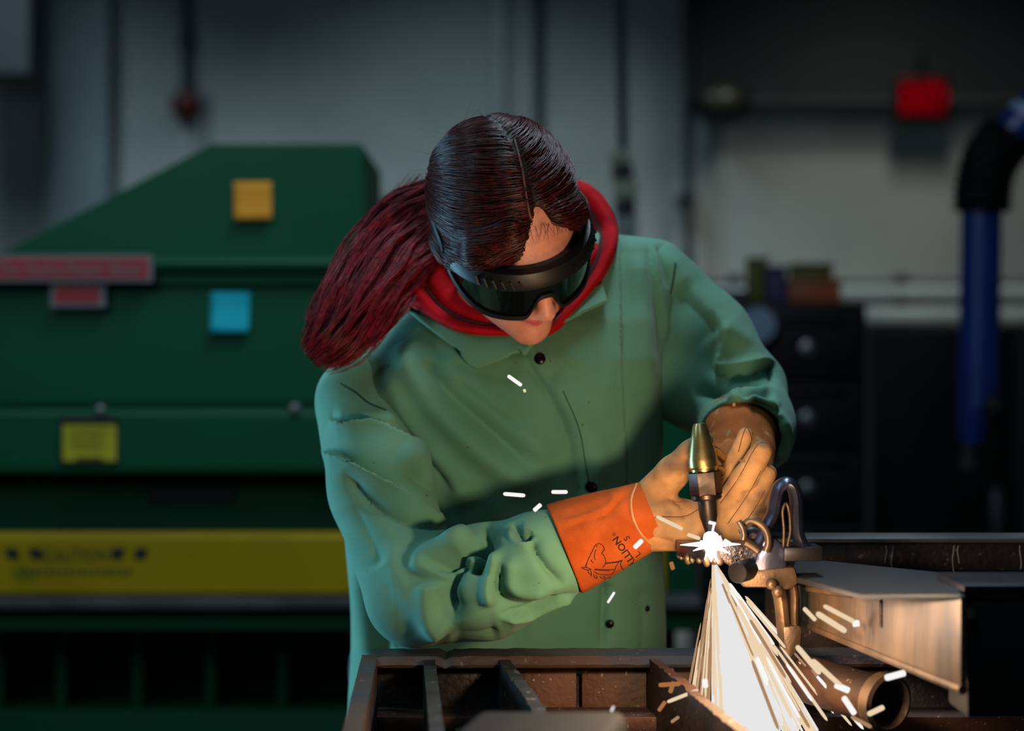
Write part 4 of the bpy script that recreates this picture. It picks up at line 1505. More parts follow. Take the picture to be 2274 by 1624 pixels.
V, F = sdf_mesh(jacket_sdf, (-0.28, 2.25, 0.68), (0.26, 2.72, 1.34), 0.0034, 3)
N = vnormals(V, F)
V = wavy(V, N, 0.004, 9.0, 3.0)
JT = [
    ('s!', [(1172, 780), (1182, 818), (1218, 874), (1258, 960), (1278, 1050), (1292, 1110), (1318, 1220), (1344, 1310), (1342, 1380), (1340, 1470)][::-1], 90, 0.0055),
    ('v', [(1176, 790), (1188, 826), (1222, 878), (1260, 962), (1279, 1050), (1290, 1112)], 7, 0.007),
    ('v', [(1346, 1290), (1342, 1340), (1340, 1440)], 7, 0.008),
    ('g', [(1222, 838), (1268, 905), (1310, 1000), (1330, 1080)], 26, 0.006),
    ('g', [(880, 765), (950, 880), (1080, 1010), (1210, 1090)], 34, 0.012),
    ('v', [(905, 770), (1000, 880), (1090, 960), (1190, 1050)], 26, 0.010),
    ('g', [(960, 800), (1060, 880), (1150, 960), (1230, 1020)], 30, 0.007),
    ('v', [(1010, 840), (1080, 900), (1160, 960)], 20, 0.006),
    ('g', [(850, 815), (900, 925), (980, 1040), (1060, 1120)], 28, 0.009),
    ('v', [(835, 890), (890, 955), (950, 1025), (1010, 1095)], 16, 0.012),
    ('e!', [(1376, 560), (1380, 700), (1381, 860), (1386, 1060)], 34, 0.0042),
    ('g', [(1420, 560), (1430, 700), (1440, 900)], 26, 0.005),
    ('e', [(1446, 540), (1452, 620), (1468, 720), (1474, 830)][::-1], 26, 0.006),
    ('v', [(1462, 540), (1476, 590), (1492, 640)], 9, 0.007),
    ('g', [(1330, 800), (1340, 1000), (1350, 1200)], 40, 0.005),
    ('v', [(1000, 800), (1070, 828), (1150, 846)], 30, 0.004),
    ('v', [(980, 1420), (1040, 1400), (1180, 1390)], 40, 0.006),
    ('v', [(875, 1435), (900, 1395), (920, 1370)], 14, 0.008),
    ('g', [(800, 1250), (806, 1350), (820, 1480)], 22, 0.006),
    ('v', [(838, 1300), (850, 1400), (852, 1500)], 18, 0.007),
    ('v', [(1418, 1300), (1428, 1380), (1426, 1480)], 28, 0.003),
]
V = folds(V, F, [(k_, p_, w_, d_ * (1.0 if k_[0] == 's' else 1.35)) for k_, p_, w_, d_ in JT])
jacket = mesh_obj('jacket', V, F, M['jacket'], person)
JB = bvh(V, F)


def sleeve_sdf_r(P):
    d = chain(P, [SR + [0.0, 0.012, 0.004], W(845, 1085, 2.345), ER], [0.053, 0.0535, 0.052], 0.02)
    pa = (P - (SR + [0.05, 0.03, 0.0]).astype(np.float32)) @ np.array((0.86, 0.35, 0.36), np.float32)
    d = smax(d, pa, 0.02)
    fa = chain(P, [ER, W(1075, 1293, 2.225), W(1205, 1241, 2.206), W(1262, 1219, 2.205), W(1318, 1197, 2.204)], [0.052, 0.058, 0.0485, 0.0385, 0.034], 0.012)
    d = smin(d, fa, 0.009)
    cut_ = (P - W(1318, 1200, 2.205).astype(np.float32)) @ ((WRR - ER) / np.linalg.norm(WRR - ER)).astype(np.float32)
    return smax(d, cut_, 0.004)


V, F = sdf_mesh(sleeve_sdf_r, (-0.30, 2.10, 0.80), (0.12, 2.54, 1.24), 0.0028, 3)
N = vnormals(V, F)
V = wavy(V, N, 0.003, 14.0, 8.0)
ST = [
    ('e', [(730, 930), (775, 946), (826, 946), (864, 962), (930, 1002), (960, 1040)], 26, 0.010),
    ('g', [(738, 920), (790, 930), (840, 930), (880, 945)], 18, 0.005),
    ('e', [(700, 990), (773, 1024), (862, 1074), (940, 1130), (995, 1160), (1060, 1174)], 30, 0.010),
    ('v', [(768, 1050), (817, 1112), (906, 1157), (1040, 1182)], 16, 0.009),
    ('g', [(880, 1010), (930, 1040), (990, 1100), (1040, 1150)], 22, 0.007),
    ('v', [(900, 1040), (940, 1075), (985, 1105)], 12, 0.006),
    ('v', [(1082, 1186), (1040, 1204), (985, 1236), (957, 1266)], 15, 0.019),
    ('g', [(1046, 1172), (985, 1196), (938, 1240), (930, 1280)], 20, 0.006),
    ('v', [(1082, 1186), (1070, 1224), (1056, 1262), (1052, 1276)], 13, 0.024),
    ('g', [(1092, 1216), (1092, 1262), (1082, 1310), (1092, 1350)], 17, 0.009),
    ('v', [(1034, 1226), (1000, 1270), (984, 1325), (1004, 1392)], 26, 0.018),
    ('g', [(950, 1290), (952, 1330), (966, 1380), (990, 1410)], 24, 0.008),
    ('v', [(1116, 1250), (1106, 1300), (1122, 1338), (1180, 1345), (1258, 1340)], 13, 0.010),
    ('g', [(1140, 1230), (1130, 1290), (1160, 1318), (1230, 1322)], 20, 0.006),
    ('v', [(1138, 1158), (1150, 1190), (1170, 1190), (1176, 1178)], 9, 0.013),
    ('g', [(1132, 1166), (1140, 1196), (1166, 1206), (1190, 1186)], 9, 0.005),
    ('v', [(1176, 1190), (1198, 1242), (1252, 1304)], 10, 0.009),
    ('e', [(1110, 1372), (1170, 1366), (1230, 1346), (1282, 1318)], 20, 0.007),
    ('v', [(1000, 1420), (1060, 1412), (1110, 1402)], 20, 0.004),
    ('g', [(860, 1200), (880, 1270), (920, 1350), (980, 1420)], 26, 0.004),
    ('v', [(780, 1120), (820, 1200), (850, 1260)], 30, 0.004),
    ('v', [(1056, 1124), (1080, 1154), (1084, 1180), (1074, 1204)], 11, 0.022),
]
V = folds(V, F, [(k_, p_, w_, d_ * 1.5) for k_, p_, w_, d_ in ST])
sleeve_r = mesh_obj('sleeve', V, F, M['jacket'], jacket)
SBR = bvh(V, F)


def sleeve_sdf_l(P):
    d = chain(P, [SL + [-0.012, 0.0, 0.008], W(1560, 760, 2.475), EL + [-0.012, 0, 0.004]], [0.052, 0.056, 0.052], 0.02)
    d = smin(d, rcone(P, W(1500, 860, 2.46), W(1590, 890, 2.44), 0.040, 0.045), 0.03)
    fp = [EL + [-0.006, 0, 0], W(1658, 945, 2.40), W(1656, 985, 2.33)]
    fa = chain(P, fp, [0.050, 0.0505, 0.0485], 0.02)
    d = smin(d, fa, 0.014)
    ml = (P - W(1650, 962, 2.352).astype(np.float32)) @ np.array((-0.30, -0.80, -0.52), np.float32)
    d = smax(d, ml, 0.005)
    d = smax(d, -rcone(P, fp[1], fp[2] + (fp[2] - fp[1]) * 0.6, 0.042, 0.042), 0.004)
    pa = (P - (SL + [-0.03, 0.0, -0.01]).astype(np.float32)) @ np.array((-0.86, 0.0, 0.35), np.float32)
    return smax(d, pa, 0.02)


V, F = sdf_mesh(sleeve_sdf_l, (0.06, 2.24, 0.98), (0.40, 2.60, 1.34), 0.0028, 3)
N = vnormals(V, F)
V = wavy(V, N, 0.003, 14.0, 21.0)
SLT = [
    ('g', [(1466, 545), (1530, 640), (1600, 725), (1690, 790)], 26, 0.006),
    ('v', [(1500, 640), (1560, 700), (1600, 740)], 22, 0.008),
    ('e', [(1590, 690), (1596, 760), (1588, 815), (1620, 822), (1680, 812), (1718, 800)][::-1], 26, 0.008),
    ('v', [(1716, 842), (1660, 838), (1600, 860), (1540, 880)], 13, 0.014),
    ('g', [(1712, 860), (1660, 862), (1610, 880)], 12, 0.006),
    ('v', [(1720, 884), (1680, 868), (1640, 876)], 9, 0.010),
    ('g', [(1736, 905), (1700, 888), (1660, 880)], 9, 0.005),
    ('v', [(1740, 915), (1700, 905), (1670, 890)], 8, 0.007),
    ('v', [(1716, 800), (1722, 830), (1708, 852)], 12, 0.010),
    ('v', [(1490, 650), (1478, 700), (1470, 760)], 7, 0.005),
    ('g', [(1735, 930), (1742, 980), (1730, 1030)], 16, 0.004),
]
V = folds(V, F, [(k_, p_, w_, d_ * 1.4) for k_, p_, w_, d_ in SLT])
sleeve_l = mesh_obj('sleeve', V, F, M['jacket'], jacket)
SBL = bvh(V, F)

# seams, snaps, collar
seam(JB, [(893, 696), (850, 730), (805, 768), (776, 806), (764, 848)], 0.0011, 'shoulder_seam', M['thread'], jacket)
seam(SBR, [(757, 852), (790, 872), (820, 896), (858, 912)], 0.0011, 'armhole_seam', M['thread'], jacket)
seam(JB, [(984, 724), (1018, 770), (1054, 818)], 0.0008, 'collar_seam', M['thread'], jacket)
seam(SBL, [(1500, 585), (1492, 640), (1478, 690), (1468, 716)], 0.0011, 'armhole_seam', M['thread'], jacket)
seam(JB, [(1250, 868), (1285, 950), (1302, 1040), (1312, 1100)], 0.0006, 'placket_seam', M['thread'], jacket)
for x, y, r in ((1199, 797, 13), (1313, 1082, 14), (1354, 1386, 10), (1437, 1352, 7)):
    p = hit(JB, x, y, 0.0)
    p2 = hit(JB, x, y, 0.01)
    if p is not None:
        rr = r * p[1] / FP
        MB().lathe(p - (p2 - p) * 0.1, p2 - p, [(0, rr), (0.0016, rr), (0.0028, rr * 0.8), (0.0034, rr * 0.4), (0.0034, 0)], 20).build('snap_button', M['snap'], jacket)


def patch(tree, A, B, C, D_, off, thick, name, m, parent, n=18, lift=0.0):
    """cloth flap laid over a surface: corner pixels A B C D in order"""
    V, F = [], []
    last = 2.36
    for i in range(n + 1):
        for j in range(n + 1):
            u, v = i / n, j / n
            p = (np.array(A) * (1 - u) + np.array(B) * u) * (1 - v) + (np.array(D_) * (1 - u) + np.array(C) * u) * v
            h = hit(tree, p[0], p[1], off + lift * v)
            if h is None or abs(h[1] - last) > 0.08:
                h = W(p[0], p[1], last)
            last = h[1] if i % 2 or True else last
            V.append(h)
    V = np.array(V).reshape(n + 1, n + 1, 3)
    for _ in range(6):
        G = V.copy()
        G[1:-1, 1:-1] = (V[:-2, 1:-1] + V[2:, 1:-1] + V[1:-1, :-2] + V[1:-1, 2:]) / 4
        V = G
    for i in range(n):
        for j in range(n):
            F.append((i * (n + 1) + j, (i + 1) * (n + 1) + j, (i + 1) * (n + 1) + j + 1, i * (n + 1) + j + 1))
    o = mesh_obj(name, V.reshape(-1, 3), F, m, parent)
    md = o.modifiers.new('thickness', 'SOLIDIFY')
    md.thickness = thick
    md.offset = 0
    return o


patch(JB, (905, 696), (1190, 766), (1176, 786), (1054, 820), 0.009, 0.004, 'collar', M['jacket'], jacket, lift=0.003)
patch(JB, (1206, 742), (1336, 640), (1345, 688), (1222, 742), 0.010, 0.004, 'collar', M['jacket'], jacket, lift=0.004)

# ---------------- red hood lying around the neck
RIM = [(1140, 750, 2.366), (1010, 736, 2.372), (920, 672, 2.385), (900, 598, 2.41), (945, 520, 2.46), (1010, 470, 2.52), (1130, 430, 2.56), (1250, 400, 2.555), (1320, 420, 2.525),
       (1362, 480, 2.49), (1370, 540, 2.465), (1346, 606, 2.44), (1296, 672, 2.415), (1226, 742, 2.385)]


def closed(pts, sub=9):
    P = np.array(pts, float)
    n = len(P)
    out = []
    for i in range(n):
        a, b, c, d = P[i - 1], P[i], P[(i + 1) % n], P[(i + 2) % n]
        for s_ in range(sub):
            t = s_ / sub
            out.append(0.5 * ((2 * b) + (c - a) * t + (2 * a - 5 * b + 4 * c - d) * t * t + (3 * b - a - 3 * c + d) * t ** 3))
    return np.array(out)


R0 = closed(RIM)
for p_ in R0:
    best_ = p_[2]
    for f_ in (0.9, 1.0, 1.04):
        h_ = hit(JB, 1150 + (p_[0] - 1150) * f_, 590 + (p_[1] - 590) * f_)
        if h_ is not None and p_[1] > 470:
            best_ = min(best_, h_[1] - (0.014 if p_[1] < 700 else (0.014 if p_[0] < 1080 else 0.005)))
    p_[2] = best_
for _ in range(6):
    R0[:, 2] = (np.roll(R0[:, 2], 1) + R0[:, 2] * 2 + np.roll(R0[:, 2], -1)) / 4
cen = np.array((1150, 590, 0))


def hring(f, dy, dz_px=0.0, wob=0.0, seed=0.0):
    out = []
    for i, p in enumerate(R0):
        q = p.copy()
        q[:2] = cen[:2] + (p[:2] - cen[:2]) * f
        q[1] += dz_px
        nz_ = noise.noise(Vector((math.cos(i * 2 * math.pi / len(R0)) * 3 + seed, math.sin(i * 2 * math.pi / len(R0)) * 3, seed)))
        q[2] += dy + wob * nz_
        out.append(W(*q))
    return out


mb = MB()
loft(mb, [hring(0.90, 0.16, 150), hring(0.97, 0.13, 95), hring(1.0, 0.10, 45), hring(1.0, 0.07, 14), hring(1.012, 0.035), hring(1.015, 0.012, 0, 0.004), hring(0.985, -0.008, 0, 0.004, 2), hring(0.935, -0.014, 0, 0.005, 2), hring(0.885, -0.010, 0, 0.004, 4),
          hring(0.855, 0.0, 0, 0.003, 4), hring(0.835, 0.012), hring(0.815, 0.006, 0, 0.006, 7), hring(0.77, -0.004, 0, 0.008, 7), hring(0.70, -0.004, 0, 0.01, 9), hring(0.62, 0.012, 0, 0.008, 9),
          hring(0.5, 0.05)])
hood = mb.build('hood', M['hood'], person)
md = hood.modifiers.new('round', 'SUBSURF')
md.levels = md.render_levels = 2
mb = MB()
g = hring(0.836, 0.0045)
mb.tube(g + [g[0]], 0.0026, 6, cap=False)
mb.build('hood_seam', M['hood_dark'], hood)

# ---------------- gloves
V, F = sdf_mesh(lambda P: hand_sdf(P, RH_P, RH_F, RH_T), W(1380, 920, 2.10) - [0, 0.0, 0.16], W(1760, 920, 2.26) + [0, 0, 0.01], 0.0015, 2)
GS = [
    ('v', [(1494, 1112), (1510, 1120), (1516, 1138), (1518, 1160)], 4, 0.0030),
    ('v', [(1416, 1154), (1470, 1148), (1520, 1146), (1552, 1130)], 3, 0.0014),
    ('v', [(1418, 1170), (1450, 1192), (1500, 1206)], 4, 0.0018),
    ('v', [(1592, 1124), (1640, 1060), (1668, 1006)], 3, 0.0016),
    ('v', [(1618, 1128), (1616, 1146), (1608, 1160)], 3, 0.0018),
    ('v', [(1450, 1100), (1466, 1082), (1500, 1084)], 7, 0.0014),
    ('g', [(1450, 1060), (1480, 1050), (1520, 1020)], 12, 0.0014),
    ('v', [(1640, 1176), (1672, 1136), (1690, 1104)], 3, 0.0012),
    ('v', [(1536, 1210), (1580, 1206), (1620, 1196)], 5, 0.0012),
    ('v', [(1430, 1130), (1450, 1150), (1462, 1180)], 5, 0.0014), ('g', [(1440, 1120), (1462, 1140), (1476, 1176)], 6, 0.0012),
    ('v', [(1470, 1100), (1500, 1110), (1530, 1106)], 4, 0.0016), ('v', [(1486, 1066), (1506, 1078), (1520, 1074)], 4, 0.0012),
    ('v', [(1644, 1096), (1664, 1094), (1682, 1082)], 4, 0.0012), ('v', [(1628, 1112), (1650, 1118), (1664, 1112)], 4, 0.0010),
    ('v', [(1668, 1120), (1684, 1116), (1694, 1104)], 3, 0.0010), ('v', [(1560, 1196), (1590, 1180), (1612, 1150)], 5, 0.0012),
    ('v', [(1480, 1180), (1500, 1190), (1530, 1190)], 5, 0.0010), ('g', [(1426, 1100), (1430, 1140), (1446, 1186)], 6, -0.0012),
]
V = folds(V, F, GS)
glove_r = mesh_obj('glove', V, F, M['leather'], person)
tag(glove_r, 'tan leather glove lit by the flame')
GB = bvh(V, F)
for pts in ([(1600, 1118), (1640, 1062), (1668, 1010), (1684, 986)], [(1616, 1164), (1660, 1100), (1690, 1046)], [(1416, 1153), (1470, 1148), (1520, 1147), (1552, 1131)], [(1640, 1004), (1650, 966), (1658, 950), (1666, 964), (1670, 984)], [(1686, 984), (1700, 984), (1713, 998), (1714, 1020)], [(1706, 1036), (1720, 1046), (1722, 1066)],
            [(1640, 1180), (1676, 1130), (1698, 1090)]):
    seam(GB, pts, 0.00042, 'stitching', M['stitch'], glove_r)


def cuff(A, B, ra, rb, squash, name, m, parent, strokes, taper=0.0, ref=(0, 1, 0), wob=0.0015, seed=0.0):
    """flaring gauntlet tube from A (open end) to B (wrist)"""
    nu, nv = 60, 72
    ax_ = (B - A) / np.linalg.norm(B - A)
    e1 = np.array(ref, float)
    e1 -= ax_ * (e1 @ ax_)
    e1 /= np.linalg.norm(e1)
    e2 = np.cross(ax_, e1)
    V, F = [], []
    for i in range(nu + 1):
        u = i / nu
        r = ra + (rb - ra) * u
        lip = min(1, u / 0.02)
        for k in range(nv):
            an = 2 * math.pi * k / nv
            p = A + (B - A) * u + r * (0.965 + 0.035 * lip) * (squash * math.cos(an) * e1 + math.sin(an) * e2)
            V.append(p)
    # roll the open end inwards
    for s_, f in ((0.01, 0.93), (0.05, 0.90), (0.2, 0.88)):
        for k in range(nv):
            an = 2 * math.pi * k / nv
            V.append(A + (B - A) * s_ + ra * f * (squash * math.cos(an) * e1 + math.sin(an) * e2))
    for i in range(nu):
        for k in range(nv):
            F.append((i * nv + k, (i + 1) * nv + k, (i + 1) * nv + (k + 1) % nv, i * nv + (k + 1) % nv))
    b0 = (nu + 1) * nv
    seq = [0, b0, b0 + nv, b0 + 2 * nv]
    for a_, c_ in zip(seq[:-1], seq[1:]):
        for k in range(nv):
            F.append((a_ + k, a_ + (k + 1) % nv, c_ + (k + 1) % nv, c_ + k))
    V, F = np.array(V), np.array(F)
    N = vnormals(V, F)
    mid = V - (A + ((V - A) @ ax_)[:, None] * ax_)
    if (N * mid).sum() < 0:
        F = F[:, ::-1]
        N = -N
    outer = np.zeros(len(V))
    outer[:(nu + 1) * nv] = 1
    V = wavy(V, N, wob, 30.0, seed)
    V2 = folds(V, F, strokes)
    V = V + (V2 - V) * outer[:, None]
    return mesh_obj(name, V, F, m, parent), V, F


CA, CB = W(1251, 1220, 2.202), W(1446, 1142, 2.204)
cf, V, F = cuff(CA, CB, pr(107, 2.2), pr(76, 2.2), 0.93, 'cuff', M['cuff'], glove_r,
                [('e', [(1238, 1166), (1290, 1156), (1345, 1134), (1390, 1092)][::-1], 16, 0.004), ('g', [(1250, 1150), (1310, 1130), (1360, 1104)], 10, -0.003),
                 ('v', [(1388, 1116), (1398, 1150), (1420, 1184), (1450, 1206)], 6, 0.003), ('g', [(1300, 1130), (1360, 1100), (1400, 1080)], 9, 0.002),
                 ('v', [(1330, 1150), (1366, 1136)], 6, 0.0012), ('v', [(1226, 1190), (1240, 1240), (1270, 1296)], 3, 0.0008)], seed=4.0)
tag(cf, 'orange suede gauntlet cuff printed with a horse head')
CB_ = bvh(V, F)
P = [hit(CB_, x, y, 0.0003) for x, y in spline([(1414, 1076), (1402, 1110), (1406, 1150), (1424, 1186), (1452, 1212), (1482, 1216)], 8)]
P = [p for p in P if p is not None]
if len(P) > 3:
    MB().tube(P, 0.0013, 6).build('cuff_welt', M['leather'], glove_r)
seam(CB_, [(1222, 1196), (1236, 1244), (1262, 1290), (1276, 1306)], 0.0004, 'stitching', M['leather'], cf)


def print_lines(lines, r, name, m, parent, tree):
    mb_ = MB()
    for L_ in lines:
        P_ = [hit(tree, x, y, 0.0002) for x, y in spline(L_, 6)]
        P_ = [p for p in P_ if p is not None]
        if len(P_) > 1:
            mb_.tube(P_, r, 5)
    o_ = mb_.build(name, m, parent)
    o_['kind'] = 'stuff'
    return o_


def gz(L_):      # points read off an enlargement of the cuff
    return [(1180 + x / 5.8, 1060 + y / 5.8) for x, y in L_]


print_lines([gz(L_) for L_ in (
    [(712, 1130), (720, 1090), (770, 980), (818, 885), (850, 860), (890, 860), (925, 890), (940, 925), (925, 955), (905, 985), (935, 1010), (955, 1070), (950, 1120), (920, 1160)],
    [(840, 880), (838, 900)], [(832, 935), (816, 980), (812, 1040), (822, 1062)], [(918, 940), (926, 960)],
    [(780, 1062), (770, 1080), (786, 1090), (794, 1106)], [(712, 1110), (700, 1140), (716, 1158)],
    [(645, 1166), (680, 1160), (730, 1170), (770, 1190), (730, 1196), (690, 1186), (650, 1170)],
    [(728, 1200), (740, 1236), (766, 1250), (768, 1278), (774, 1240), (760, 1210)], [(800, 1250), (812, 1285), (840, 1306), (846, 1280), (828, 1262)],
    [(880, 1280), (910, 1300), (946, 1310), (950, 1290), (920, 1278)], [(976, 1296), (1000, 1286), (1016, 1296)],
    [(960, 1104), (1040, 1096), (1110, 1084), (1172, 1068)], [(960, 1112), (1040, 1104), (1110, 1094), (1150, 1080)],
    [(815, 1184), (900, 1190), (1000, 1192), (1060, 1190)], [(820, 1192), (900, 1198), (1000, 1200)],
    [(1170, 1066), (1120, 1100), (1090, 1150), (1070, 1200), (1030, 1250), (940, 1256), (860, 1248), (800, 1210)],
    [(1172, 1068), (1150, 1110), (1160, 1160), (1190, 1190), (1220, 1190)], [(1240, 1136), (1262, 1128)])],
    0.00042, 'horse_print', M['print'], cf, CB_)


def print_text(body, org, ang, size, tree, parent, name, bold=0.0):
    """lettering stamped on the leather: org pixel of the baseline start, ang direction of the line"""
    V2, F2 = text_mesh(body, 1.0, 0.0, bold)
    ca, sa = math.cos(math.radians(ang)), math.sin(math.radians(ang))
    P_ = []
    for v in V2:
        x, y = v[0] * size, -v[1] * size
        h_ = hit(tree, org[0] + x * ca - y * sa, org[1] + x * sa + y * ca, 0.00035)
        if h_ is None:
            h_ = P_[-1] if P_ else W(org[0], org[1], 2.15)
        P_.append(h_)
    return mesh_obj(name, P_, F2, M['print'], parent, smooth=False)


print_text('STALLION', (1429, 1272), 235, 22, CB_, cf, 'stamped_lettering', 0.02)
print_text('\u00ae', (1369, 1188), 236, 11, CB_, cf, 'stamped_mark')
print_text('S', (1400, 1196), 236, 20, CB_, cf, 'stamped_letter', 0.01)
print_text('L', (1424, 1232), 236, 20, CB_, cf, 'stamped_letter')

V, F = sdf_mesh(lambda P: hand_sdf(P, LH_P, LH_F, LH_T), W(1560, 960, 2.16) - [0, 0.0, 0.15], W(1770, 960, 2.34) + [0, 0.01, 0.0], 0.0018, 2)
glove_l = mesh_obj('glove', V, F, M['cuff_b'], person)
tag(glove_l, 'brown leather glove in the shade behind the tan one')
cl, V, F = cuff(W(1645, 938, 2.372), W(1652, 1060, 2.265), pr(83, 2.35), pr(64, 2.27), 0.9, 'cuff', M['cuff_b'], glove_l,
                [('g', [(1640, 905), (1650, 950), (1640, 1000)], 12, 0.003), ('v', [(1590, 990), (1610, 970), (1640, 975)], 7, 0.003), ('v', [(1690, 930), (1700, 980), (1700, 1030)], 8, 0.002),
                 ('v', [(1600, 1030), (1625, 1015), (1650, 1022)], 6, 0.003)], seed=9.0, ref=(0.0, 0.6, 0.8))

# ---------------- hair
SCR = np.array((0.080, 0.099, 0.093))
SCC = np.array((0, -0.014, 0.026))


def hairline(q):
    """height above which the head carries hair"""
    x, f = q[:, 0], q[:, 1]
    front = np.where(x < 0.006, 0.078 - 26 * np.abs(x - 0.006) ** 1.75 * 1.15 - 0.0, 0.078 - 10.5 * np.abs(x - 0.006) ** 1.75)
    w_ = np.clip((f - 0.0) / 0.03, 0, 1)
    return front * w_ + (-0.05) * (1 - w_)


def hair_sdf(P):
    q = (P - HC.astype(np.float32)) @ RH.astype(np.float32) / HS
    d = ell(q, SCC, SCR)
    part = np.exp(-((q[:, 0] - 0.006 - 0.00 * q[:, 1]) / 0.005) ** 2) * np.clip((q[:, 2] - 0.04) / 0.03, 0, 1) * np.clip((q[:, 1] + 0.06) / 0.05, 0, 1)
    d = d + 0.004 * part
    hl = hairline(q)
    d = smax(d, (hl - q[:, 2]) * 0.7, 0.012)
    d = smax(d, -0.062 - q[:, 2], 0.02)
    # swept lobe over her right temple
    d = smin(d, chain(q, [(-0.028, 0.066, 0.066), (-0.056, 0.054, 0.034), (-0.070, 0.026, 0.006), (-0.072, -0.01, -0.004)], [0.012, 0.017, 0.014, 0.014], 0.01), 0.014)
    d = smin(d, chain(q, [(0.030, 0.064, 0.070), (0.056, 0.046, 0.046), (0.070, 0.018, 0.016), (0.072, -0.02, 0.004)], [0.010, 0.013, 0.012, 0.012], 0.01), 0.014)
    return d * HS


V, F = sdf_mesh(hair_sdf, HC - 0.17, HC + 0.17, 0.0026, 3)
hair = mesh_obj('hair', V, F, M['scalp'], person)
HB = bvh(V, F)
TIE = np.array((-0.040, -0.112, 0.002))


def strands(name, curves, rad, m, parent):
    """curves: list of (k,3) world arrays"""
    c_ = bpy.data.hair_curves.new(name)
    c_.add_curves([len(k) for k in curves])
    P_ = np.concatenate(curves).astype(np.float32)
    c_.attributes['position'].data.foreach_set('vector', P_.ravel())
    at = c_.attributes.new('radius', 'FLOAT', 'POINT')
    R_ = np.concatenate([rad * np.clip(np.linspace(1.0, 0.25, len(k)), 0.3, 1) if True else k for k in curves]).astype(np.float32)
    at.data.foreach_set('value', R_)
    c_.materials.append(m)
    o_ = link(bpy.data.objects.new(name, c_), parent)
    o_['kind'] = 'stuff'
    return o_


RHi = RH
up_ = []
cand = V[rng.integers(0, len(V), 15000)] + rng.normal(0, 0.0012, (15000, 3))
qs = (cand - HC) @ RH / HS
curves = []
PX = 0.006
p = qs.copy()
sgn = np.where(p[:, 0] > PX, 1.0, -1.0)
K = 18
paths = np.zeros((len(p), K, 3))
lift0 = rng.uniform(0.0002, 0.0022, len(p))
phi_ = np.arctan2(p[:, 1] + 0.02, p[:, 2])
lift0 = lift0 + np.array([0.0055 * max(0.0, 0.15 + noise.noise(Vector((a_ * 17.0, s_ * 5.0, 0.3 * a_)))) for a_, s_ in zip(phi_, sgn)])
wv = rng.uniform(0, 6.28, len(p))
alive_len = rng.uniform(0.5, 1.0, len(p))
for k in range(K):
    paths[:, k] = p
    to = TIE - p
    dist = np.linalg.norm(to, axis=1, keepdims=True)
    to /= dist + 1e-9
    lat = np.zeros_like(p)
    lat[:, 0] = sgn
    wl = np.exp(-np.abs(p[:, 0] - PX) / 0.034)[:, None] * 1.5
    dn = np.zeros_like(p)
    dn[:, 2] = -0.35 * np.clip((p[:, 1] + 0.0) / 0.06, 0, 1)
    d_ = to + lat * wl + dn
    n_ = (p - SCC) / (SCR ** 2)
    n_ /= np.linalg.norm(n_, axis=1, keepdims=True)
    d_ -= n_ * np.einsum('ij,ij->i', d_, n_)[:, None]
    d_ /= np.linalg.norm(d_, axis=1, keepdims=True) + 1e-9
    step = np.minimum(0.009, dist * 0.25) * alive_len[:, None]
    p = p + d_ * step + 0.0006 * np.stack([np.sin(wv + k * 0.9), np.cos(wv * 2 + k * 0.7), np.sin(wv * 3 + k)], 1)
# settle every strand just above the hair mass
flat = paths.reshape(-1, 3)
fw = HW(flat)
out = np.zeros_like(fw)
for i, v in enumerate(fw):
    loc, nrm, idx, dd = HB.find_nearest(Vector(v))
    out[i] = np.array(loc + nrm * (0.0004 + float(lift0[i // K]) * (0.4 + 0.6 * math.sin(math.pi * ((i % K) / K)))))
paths = out.reshape(-1, K, 3)
keep = np.linalg.norm(paths[:, 1:] - paths[:, :-1], axis=2).max(1) < 0.016
strands('hair_strands', list(paths[keep]), 0.00040, M['hair'], hair)
seam(HB, [(1186, 520), (1174, 470), (1162, 400), (1152, 345), (1142, 305)], 0.0011, 'parting', M['parting'], hair, off=0.0012, sub=6)
# baby hairs along the hairline, over the forehead and stray hairs around the crown
fly = []
for k in range(420):
    i = rng.integers(0, len(paths))
    a = paths[i, 0]
    d = (a - HW(SCC))
    d /= np.linalg.norm(d)
    t = rng.normal(0, 1, 3)
    L_ = rng.uniform(0.01, 0.035)
    fly.append(np.array([a + d * (0.001 + 0.28 * L_ * s_ ** 1.5) + t * 0.5 * L_ * s_ + np.array((0, 0, -0.2 * L_ * s_ * s_)) for s_ in np.linspace(0, 1, 8)]))
for k in range(46):
    x = rng.uniform(-0.03, 0.05)
    a = np.array((x, 0.082 - 6 * (x - 0.006) ** 2, 0.074 - 9 * abs(x - 0.006) ** 1.75))
    e = a + np.array((rng.normal(-0.004, 0.01), 0.006, -rng.uniform(0.012, 0.034)))
    pts = []
    for s_ in np.linspace(0, 1, 7):
        v = a + (e - a) * s_
        q2 = (v - SCC)
        kk = 1.0 / np.linalg.norm(q2 / (SCR * 0.955))
        pts.append(HW(SCC + q2 * kk))
    fly.append(np.array(pts))
strands('stray_hairs', fly, 0.00012, M['hair'], hair)

